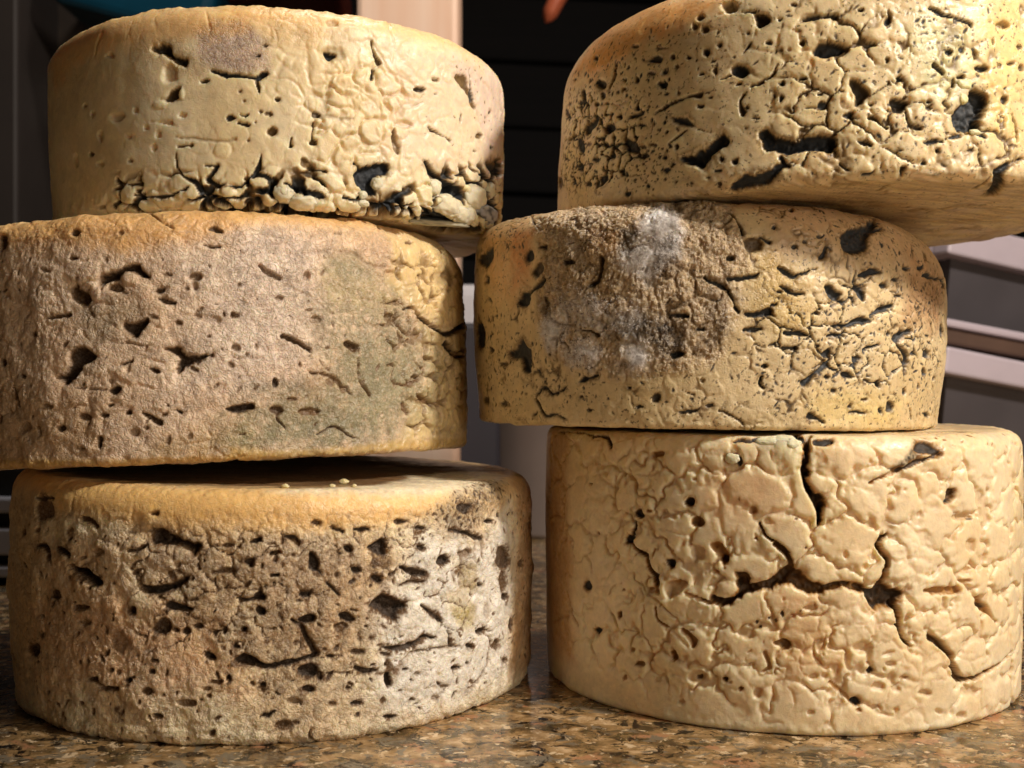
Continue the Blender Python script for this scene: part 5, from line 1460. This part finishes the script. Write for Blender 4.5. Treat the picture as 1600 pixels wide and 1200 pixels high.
    for q in [(40, 828, 24, 18, .55, 3.4), (130, 695, 26, 14, .1, 2.2), (170, 830, 24, 26, .1, 2.2), (320, 835, 42, 24, .06, 2.6), (375, 975, 26, 16, .08, 2.2), (350, 918, 11, 10, .8, 2), (545, 1000, 26, 14, .12, 2.2),
              (710, 470, 18, 30, .08, 2.2), (680, 365, 42, 12, .14, 2.6), (710, 373, 8, 6, .8, 1.6), (675, 1080, 20, 14, .12, 2), (440, 985, 18, 12, .08, 1.6), (370, 1050, 20, 14, .1, 1.6), (78, 372, 5, 5, .7, .8), (112, 475, 5, 5, .7, .8),
              (28, 714, 5, 8, .8, 1), (95, 705, 5, 5, .6, .8), (320, 640, 6, 5, .4, .8), (700, 550, 22, 10, .25, 1), (690, 595, 22, 8, .25, 1), (475, 945, 10, 6, .3, 1), (760, 515, 10, 22, .1, 1.4), (525, 355, 14, 10, .08, 1.2),
              (140, 940, 26, 14, .05, 1.5), (420, 895, 20, 12, .06, 1.6), (830, 630, 14, 10, .1, 1.2), (130, 1070, 14, 9, .06, 1.2), (305, 1060, 8, 6, .3, 1), (440, 1060, 12, 8, .05, 1.2), (255, 500, 8, 14, .08, 1)]:
        P('BRb', *q)
    U('BRb', 290, 320, 96, 56, .9); U('BRb', 305, 545, 90, 62, .9); U('BRb', 525, 710, 80, 80, .9); U('BRb', 60, 150, 52, 60, 1.8); U('BRb', 155, 240, 44, 40, 1.4); U('BRb', 310, 160, 150, 70, .9); U('BRb', 250, 680, 70, 66, .8)
    U('BRb', 405, 740, 30, 50, 1.2); U('BRb', 450, 475, 66, 42, .9); U('BRb', 720, 170, 110, 60, .8); U('BRb', 500, 570, 95, 50, .7); U('BRb', 30, 90, 40, 26, 1.6)
    K('BRb', [(0, 640), (640, 700), (660, 1100), (0, 1120)], 8.0, .9, .5, .06, 1.2, seed=41)
    K('BRa', [(300, 200), (950, 200), (950, 1100), (300, 1000)], 9.0, .8, .45, .15, 1.0, seed=42)
    K('BRb', [(440, 60), (880, 60), (880, 110), (440, 100)], 4.0, .7, .5, .7, .4, seed=43, aspect=3)
    o = w.finish('blue_cheese', MAT_SMOOTH, AMBER)
    tag(o, 'clean cream cheese with knobbly curds and a deep branching crack, bottom of right stack', 'cheese', 'blue cheese wheels in two stacks')
    k = 0
    for q in [('BRb', 30, 84, 30, 20), ('BRb', 66, 100, 26, 22), ('BRa', 880, 92, 34, 22), ('BRa', 735, 168, 26, 20)]:
        curd_on(w, MAT_CURD, *q, sink=.45, seed=60 + k, rgb=(234, 226, 190), dirt=.15); k += 1
    return w


MAT_SMOOTH = cheese_material('smooth_curd_paste', 0.35, 0.6, 0.7)
MAT_RIND = cheese_material('crusted_rind', 0.34, 0.28, 1.1, 0.65)
MAT_CURD = cheese_material('loose_curd', 0.45, 0.4, 0.6)
MAT_FUZZ = simple_mat('mould_filaments', (246, 242, 238), 0.9, 0.06, 400)

W_BL = wheel_bottom_left()
W_ML = wheel_middle_left()
W_TL = wheel_upper_left()
W_BR = wheel_bottom_right()
W_MR = wheel_middle_right()
W_TR = wheel_upper_right()

# ================================================================== SETTING AND BACKGROUND


def granite():
    m, nt, b = mat_new('speckled_granite')
    N, L = nt.nodes, nt.links
    tc = N.new('ShaderNodeTexCoord')
    mp = N.new('ShaderNodeMapping'); mp.inputs['Rotation'].default_value = (0, 0, 0.35); mp.inputs['Scale'].default_value = (1.35, 1.5, 1.35)
    L.new(tc.outputs['Object'], mp.inputs['Vector'])

    def noise(scale, det, rg, dist=0.0):
        n = N.new('ShaderNodeTexNoise'); n.inputs['Scale'].default_value = scale; n.inputs['Detail'].default_value = det
        n.inputs['Roughness'].default_value = rg; n.inputs['Distortion'].default_value = dist
        L.new(mp.outputs['Vector'], n.inputs['Vector']); return n

    def ramp(src, stops):
        r = N.new('ShaderNodeValToRGB')
        e = r.color_ramp.elements
        while len(e) < len(stops): e.new(0.5)
        for k, (p, c) in enumerate(stops):
            e[k].position = p; e[k].color = (*lin(c), 1) if len(c) == 3 else c
        L.new(src, r.inputs['Fac']); return r

    def mix(fac, a, bb):
        n = N.new('ShaderNodeMix'); n.data_type = 'RGBA'
        L.new(fac, n.inputs['Factor']); L.new(a, n.inputs['A'])
        if isinstance(bb, tuple): n.inputs['B'].default_value = (*lin(bb), 1)
        else: L.new(bb, n.inputs['B'])
        return n.outputs['Result']
    W = (1, 1, 1, 1); K = (0, 0, 0, 1)
    base = ramp(noise(60, 5, .62, .4).outputs['Fac'], [(.30, (52, 42, 30)), (.43, (110, 88, 58)), (.54, (164, 132, 88)), (.66, (214, 184, 142))])
    pink = ramp(noise(38, 4, .6, .3).outputs['Fac'], [(.575, K), (.63, W)])
    c = mix(pink.outputs['Color'], base.outputs['Color'], (176, 128, 92))
    grey = ramp(noise(58, 5, .66, .6).outputs['Fac'], [(.55, K), (.58, W)])
    c = mix(grey.outputs['Color'], c, (122, 112, 94))
    olive = ramp(noise(70, 5, .7, .8).outputs['Fac'], [(.56, K), (.62, W)])
    c = mix(olive.outputs['Color'], c, (84, 70, 40))
    blk = ramp(noise(85, 6, .72, 1.0).outputs['Fac'], [(.55, K), (.59, W)])
    c = mix(blk.outputs['Color'], c, (24, 20, 17))
    blk2 = ramp(noise(48, 6, .7, .9).outputs['Fac'], [(.60, K), (.64, W)])
    c = mix(blk2.outputs['Color'], c, (30, 24, 20))
    pale = ramp(noise(150, 4, .65, .5).outputs['Fac'], [(.60, K), (.64, W)])
    c = mix(pale.outputs['Color'], c, (222, 198, 160))
    fleck = ramp(noise(210, 4, .7, .6).outputs['Fac'], [(.64, K), (.67, W)])
    c = mix(fleck.outputs['Color'], c, (26, 20, 15))
    L.new(c, b.inputs['Base Color'])
    b.inputs['Roughness'].default_value = 0.22
    rr = ramp(noise(140, 3, .6).outputs['Fac'], [(.35, (.10, .10, .10, 1)), (.7, (.24, .24, .24, 1))])
    L.new(rr.outputs['Color'], b.inputs['Roughness'])
    return m


top = bm_obj('countertop', box_bm(-1.2, 1.3, -0.35, 1.15, -0.03, 0.0, 0.004), granite())
tag(top, kind='structure')
M_WALL = simple_mat('dark_room', (12, 10, 10), .9, .3, 8)
wall = bm_obj('wall', box_bm(-2.5, 2.5, 3.2, 3.3, -1.0, 2.6), M_WALL)
tag(wall, kind='structure')
floor = bm_obj('floor', box_bm(-2.5, 2.5, -2.5, 3.2, -0.95, -0.9), simple_mat('dark_floor', (58, 44, 36), .6, .3, 6))
tag(floor, kind='structure')


def at(px, py, Y):
    return Vector(((px - 800) / FPX * Y, Y, CAM_H + (600 - py) / FPX * Y))


# wooden post behind the upper left wheel
def wood_mat():
    m, nt, b = mat_new('pale_pine')
    N, L = nt.nodes, nt.links
    tc = N.new('ShaderNodeTexCoord'); mp = N.new('ShaderNodeMapping')
    mp.inputs['Scale'].default_value = (38, 38, 1.6)
    nz = N.new('ShaderNodeTexNoise'); nz.inputs['Scale'].default_value = 1.0; nz.inputs['Detail'].default_value = 5; nz.inputs['Distortion'].default_value = .6
    rp = N.new('ShaderNodeValToRGB'); e = rp.color_ramp.elements
    e[0].position = .32; e[0].color = (*lin((232, 186, 154)), 1); e[1].position = .66; e[1].color = (*lin((250, 226, 206)), 1)
    L.new(tc.outputs['Object'], mp.inputs['Vector']); L.new(mp.outputs['Vector'], nz.inputs['Vector']); L.new(nz.outputs['Fac'], rp.inputs['Fac'])
    L.new(rp.outputs['Color'], b.inputs['Base Color']); b.inputs['Roughness'].default_value = .55
    return m


a, c = at(556, 0, .80), at(716, 0, .80)
post = bm_obj('wooden_post', box_bm(a.x, c.x, .80, .86, 0.0, .75, .004), wood_mat())
tag(post, 'pale pine post behind the right end of the top left wheel', 'post')

# dark boards on the far side of the room
M_BOARD = simple_mat('stained_board', (9, 6, 7), .95, .5, 4, .2, (1, 1, 18))
bw = empty('board_panel', (0.15, 1.75, 0))
tag(bw, 'dark boarded panel seen in the gap between the two top wheels', 'panel')
for k in range(9):
    bm = box_bm(-1.0, .9, 0, .02, .0, .094, .004)
    o = bm_obj('plank', bm, M_BOARD, bw)
    o.location = (0, random.uniform(-.006, .006), .10 + k * .10)
    o.rotation_euler = (0, math.radians(2.5), 0)

# hanging handle, top centre
d = at(852, 36, 1.0); e = at(905, -70, 1.0)
prof = [(0, .000), (.004, .006), (.010, .0092), (.03, .0105), (.06, .0098), (.10, .0085)]
bm = bmesh.new()
rings = []
for (t, r) in prof:
    rings.append([bm.verts.new((max(r, .0005) * math.cos(2 * math.pi * k / 20), max(r, .0005) * .75 * math.sin(2 * math.pi * k / 20), t)) for k in range(20)])
for i in range(len(rings) - 1):
    for k in range(20):
        bm.faces.new((rings[i][k], rings[i][(k + 1) % 20], rings[i + 1][(k + 1) % 20], rings[i + 1][k]))
bm.faces.new(rings[0][::-1]); bm.faces.new(rings[-1])
hd = bm_obj('wooden_spoon', bm, simple_mat('varnished_handle', (176, 92, 62), .4, .2, 60), None, True)
hd.location = d; hd.rotation_euler = (e - d).to_track_quat('Z', 'Y').to_euler()
tag(hd, 'rounded end of a red brown wooden spoon hanging above the gap', 'spoon')

# kitchen cabinet at the far left with a fridge edge below it
M_CAB = simple_mat('grey_cabinet_paint', (72, 63, 56), .5, .08, 20)
M_DARK = simple_mat('black_gap', (12, 10, 10), .8, .2, 20)
Yc = 1.05
cb = empty('wall_cabinet', at(98, 205, Yc))
tag(cb, 'dim grey cabinet with two dark hinges behind the top left wheel', 'cabinet')
p0, p1 = at(43, -120, Yc), at(420, 205, Yc)


def loc_box(parent, name, mat, x0, x1, y0, y1, z0, z1, bev=.002):
    l = parent.location
    return bm_obj(name, box_bm(x0 - l.x, x1 - l.x, y0 - l.y, y1 - l.y, z0 - l.z, z1 - l.z, bev), mat, parent)


loc_box(cb, 'carcass', M_CAB, p0.x, p1.x, Yc, Yc + .3, p1.z, p0.z)
q0, q1 = at(59, -110, Yc - .012), at(415, 199, Yc - .012)
loc_box(cb, 'door', M_CAB, q0.x, q1.x, Yc - .014, Yc - .001, q1.z, q0.z, .003)
M_HINGE = simple_mat('rusty_hinge', (58, 36, 28), .5, .3, 90)
for py in (62, 152):
    h0, h1 = at(54, py - 20, Yc - .02), at(61, py + 14, Yc - .02)
    loc_box(cb, 'hinge', M_HINGE, h0.x, h1.x, Yc - .022, Yc - .0135, h1.z, h0.z, .0015)
# side panel at the frame edge
s0, s1 = at(-160, -160, .95), at(27, 900, .95)
sp = bm_obj('side_panel', box_bm(s0.x, s1.x, .95, 1.25, 0, s0.z, .003), simple_mat('brown_grey_panel', (48, 42, 39), .55, .12, 14))
tag(sp, 'brown grey upright panel at the left edge, beside the cabinet', 'panel')
# fridge edge
f0, f1 = at(61, 212, 1.12), at(74, 640, 1.12)
fr = empty('refrigerator', (f0.x, 1.12, 0))
tag(fr, 'dark refrigerator with a pale bluish door edge below the cabinet', 'refrigerator')
M_FR = simple_mat('pale_blue_trim', (176, 178, 198), .35, .05, 20)
M_FB = simple_mat('dark_navy_body', (22, 24, 36), .4, .1, 20)
loc_box(fr, 'door_edge', M_FR, f0.x, f1.x, 1.105, 1.16, 0.0, f0.z, .003)
loc_box(fr, 'body', M_FB, f1.x + .001, f1.x + .16, 1.12, 1.6, 0.0, at(0, 262, 1.12).z, .004)
loc_box(fr, 'top_trim', simple_mat('grey_lilac_trim', (96, 92, 108), .5, .05, 20), f1.x + .001, f1.x + .16, 1.122, 1.55, at(0, 261, 1.12).z, at(0, 212, 1.12).z, .003)
# teal box on top of the cabinet front
t0 = at(76, -20, .96)
bm = bmesh.new()
M_TEAL = simple_mat('teal_enamel', (11, 58, 78), .3, .15, 30)
tl = bm_obj('storage_tub', box_bm(0, .13, 0, .12, 0, .05, .008, 3), M_TEAL)
tl.location = at(75, -2, .94); tl.rotation_euler = (0, math.radians(15), 0)
tag(tl, 'glossy teal tub leaning above the cabinet, over the top left wheel', 'tub')
rb = bm_obj('serving_tray', box_bm(0, .16, 0, .1, 0, .03, .006), simple_mat('dark_red_lacquer', (84, 34, 24), .35, .2, 30))
rb.location = at(232, 6, .98); rb.rotation_euler = (0, math.radians(-3), 0)
tag(rb, 'dark red tray edge just above the top left wheel', 'tray')

# grey plastic crates at the right
M_TRAY = simple_mat('grey_plastic', (84, 80, 84), .45, .10, 25)
M_RIM = simple_mat('pale_plastic_rim', (196, 184, 194), .4, .06, 40)
M_SLAB = simple_mat('brown_liner', (88, 66, 54), .6, .15, 30)


def crate(px, py_top, py_bot, Y, label, rim=.010, lid=False):
    p = at(px, py_bot, Y)
    z1 = at(px, py_top, Y).z
    r = empty('storage_crate', (p.x, Y, max(0.0, p.z)), math.radians(18))
    r.rotation_euler = (0, math.radians(9), math.radians(18))
    h = z1 - max(0.0, p.z)
    tag(r, label, 'crate', 'plastic crates behind the right stack')
    bm = bmesh.new()
    w0, w1, d0 = .40, .43, .30
    def ring(i, z, g):
        return [bm.verts.new(v) for v in ((g, g, z), (w1 - g, g, z), (w1 - g, d0 - g, z), (g, d0 - g, z))]
    lo = ring(0, 0, .018); hi = ring(0, h - .004, .004); hi_in = ring(0, h - .004, .010); lo_in = ring(0, .006, .024)
    bm.faces.new(lo[::-1])
    for k in range(4):
        n = (k + 1) % 4
        bm.faces.new((lo[k], lo[n], hi[n], hi[k])); bm.faces.new((hi[k], hi[n], hi_in[n], hi_in[k])); bm.faces.new((hi_in[k], hi_in[n], lo_in[n], lo_in[k]))
    bm.faces.new(lo_in)
    bmesh.ops.recalc_face_normals(bm, faces=bm.faces[:])
    bm_obj('tub', bm, M_TRAY, r)
    for (x0, x1, y0, y1) in ((-.006, w1 + .006, -.006, .012), (-.006, w1 + .006, d0 - .012, d0 + .006), (-.006, .012, .012, d0 - .012), (w1 - .012, w1 + .006, .012, d0 - .012)):
        bm_obj('rim', box_bm(x0, x1, y0, y1, h - rim, h + .002, .002), M_RIM, r)
    return r


crate(1462, 546, 700, .78, 'grey crate with a pale rim standing lowest behind the right stack', .016)
ld = empty('crate_lid', at(1464, 534, .785), 0)
ld.rotation_euler = (0, math.radians(8), math.radians(18))
tag(ld, 'brown tray with a thin white lip lying on the lowest grey crate', 'tray')
bm_obj('base', box_bm(0, .42, 0, .28, 0, .011, .002), M_SLAB, ld)
bm_obj('lip', box_bm(-.003, .424, -.004, .008, .0112, .0165, .0015), M_RIM, ld)
c2 = crate(1470, 350, 500, .84, 'dark grey crate with a pale rim, uppermost behind the right stack', .022)

# white tub and purple box glimpsed between the stacks
M_WHITE = simple_mat('milky_plastic', (150, 140, 138), .4, .06, 30)
bm = bmesh.new()
prof = [(.058, .0), (.062, .004), (.070, .085), (.075, .088), (.075, .094), (.068, .094), (.060, .01), (.001, .008)]
n = 40
rg = [[bm.verts.new((r * math.cos(2 * math.pi * k / n), r * math.sin(2 * math.pi * k / n), z)) for k in range(n)] for r, z in prof]
for i in range(len(rg) - 1):
    for k in range(n):
        bm.faces.new((rg[i][k], rg[i][(k + 1) % n], rg[i + 1][(k + 1) % n], rg[i + 1][k]))
bm.faces.new(rg[0][::-1])
bmesh.ops.recalc_face_normals(bm, faces=bm.faces[:])
tb = bm_obj('plastic_tub', bm, M_WHITE, None, True)
tb.location = (0.03, .93, 0.0)
tb.scale = (1.2, 1.2, 1.1); tag(tb, 'milky white plastic tub behind the gap between the two stacks', 'tub')
pb = bm_obj('carton', box_bm(-.045, .045, 0, .06, 0, .16, .004), simple_mat('purple_card', (32, 28, 38), .6, .08, 30))
pb.location = (-.052, .83, 0); pb.rotation_euler = (0, 0, .2)
tag(pb, 'dull purple carton behind the left stack beside the white tub', 'carton')
wb = bm_obj('paper_bag', box_bm(-.05, .05, 0, .05, 0, .20, .01, 3), simple_mat('white_paper', (216, 212, 216), .8, .05, 30, .3))
wb.location = (-.03, .97, 0); tag(wb, 'white paper bag far behind the narrow slit between the middle wheels', 'bag')

# striped rack at the left edge
rk = empty('cooling_rack', (at(-90, 900, .66).x, .66, 0))
tag(rk, 'black rack with pale grey bars at the left edge behind the bottom wheel', 'rack')
M_BAR = simple_mat('pale_grey_bar', (176, 178, 190), .35, .05, 30)
M_BLK = simple_mat('black_frame', (14, 13, 16), .5, .1, 30)
bm_obj('frame', box_bm(0, .055, .012, .10, 0.0, .068, .003), M_BLK, rk)
for (v0, v1) in ((778, 802), (826, 868), (885, 903)):
    z1, z0 = at(0, v0, .66).z, at(0, v1, .66).z
    bm_obj('bar', box_bm(0, .056, 0, .0115, max(z0, .002), z1, .0015), M_BAR, rk)

# crumbs on the front edge of the bottom left wheel
M_CR = MAT_CURD


def crumb(px, py, r, seed, label, group=None):
    i, j = W_BL.locate(px, py)
    p = Vector(W_BL.D[i, j] * .001)
    bm = bmesh.new()
    bmesh.ops.create_icosphere(bm, subdivisions=3, radius=1.0)
    q = np.array([v.co[:] for v in bm.verts])
    d = 1 + (fbm(q + seed, .8, 2, seed) - .5) * .9
    for k, v in enumerate(bm.verts):
        v.co = Vector((q[k, 0] * 1.3, q[k, 1], q[k, 2] * .8)) * (r * d[k])
    o = bm_obj('cheese_crumb', bm, M_CR, None, True)
    me = o.data
    ca = me.color_attributes.new('Tint', 'FLOAT_COLOR', 'POINT')
    ca.data.foreach_set('color', np.tile(np.array([*lin((236, 214, 160)), 1], np.float32), len(me.vertices)))
    cb_ = me.color_attributes.new('Rind', 'FLOAT_COLOR', 'POINT')
    cb_.data.foreach_set('color', np.tile(np.array([.1, 0, 0, 1], np.float32), len(me.vertices)))
    o.location = W_BL.matrix @ p + Vector((0, 0, r * .45))
    tag(o, label, 'crumb', group)


CRUMBS = 'pale crumbs on the bottom left cheese'
crumb(537, 757, .0013, 1.0, 'largest pale crumb on the front edge of the bottom left cheese', CRUMBS)
for (x, y, r, s) in [(519, 761, .0009, 'tiny pale crumb just left of the largest crumb, bottom left cheese'),
                     (446, 763, .0010, 'small pale crumb farthest left along the lit edge of the bottom left cheese'),
                     (553, 761, .0007, 'tiniest pale crumb just right of the largest crumb, bottom left cheese')]:
    crumb(x, y, r, x * .1, s, CRUMBS)
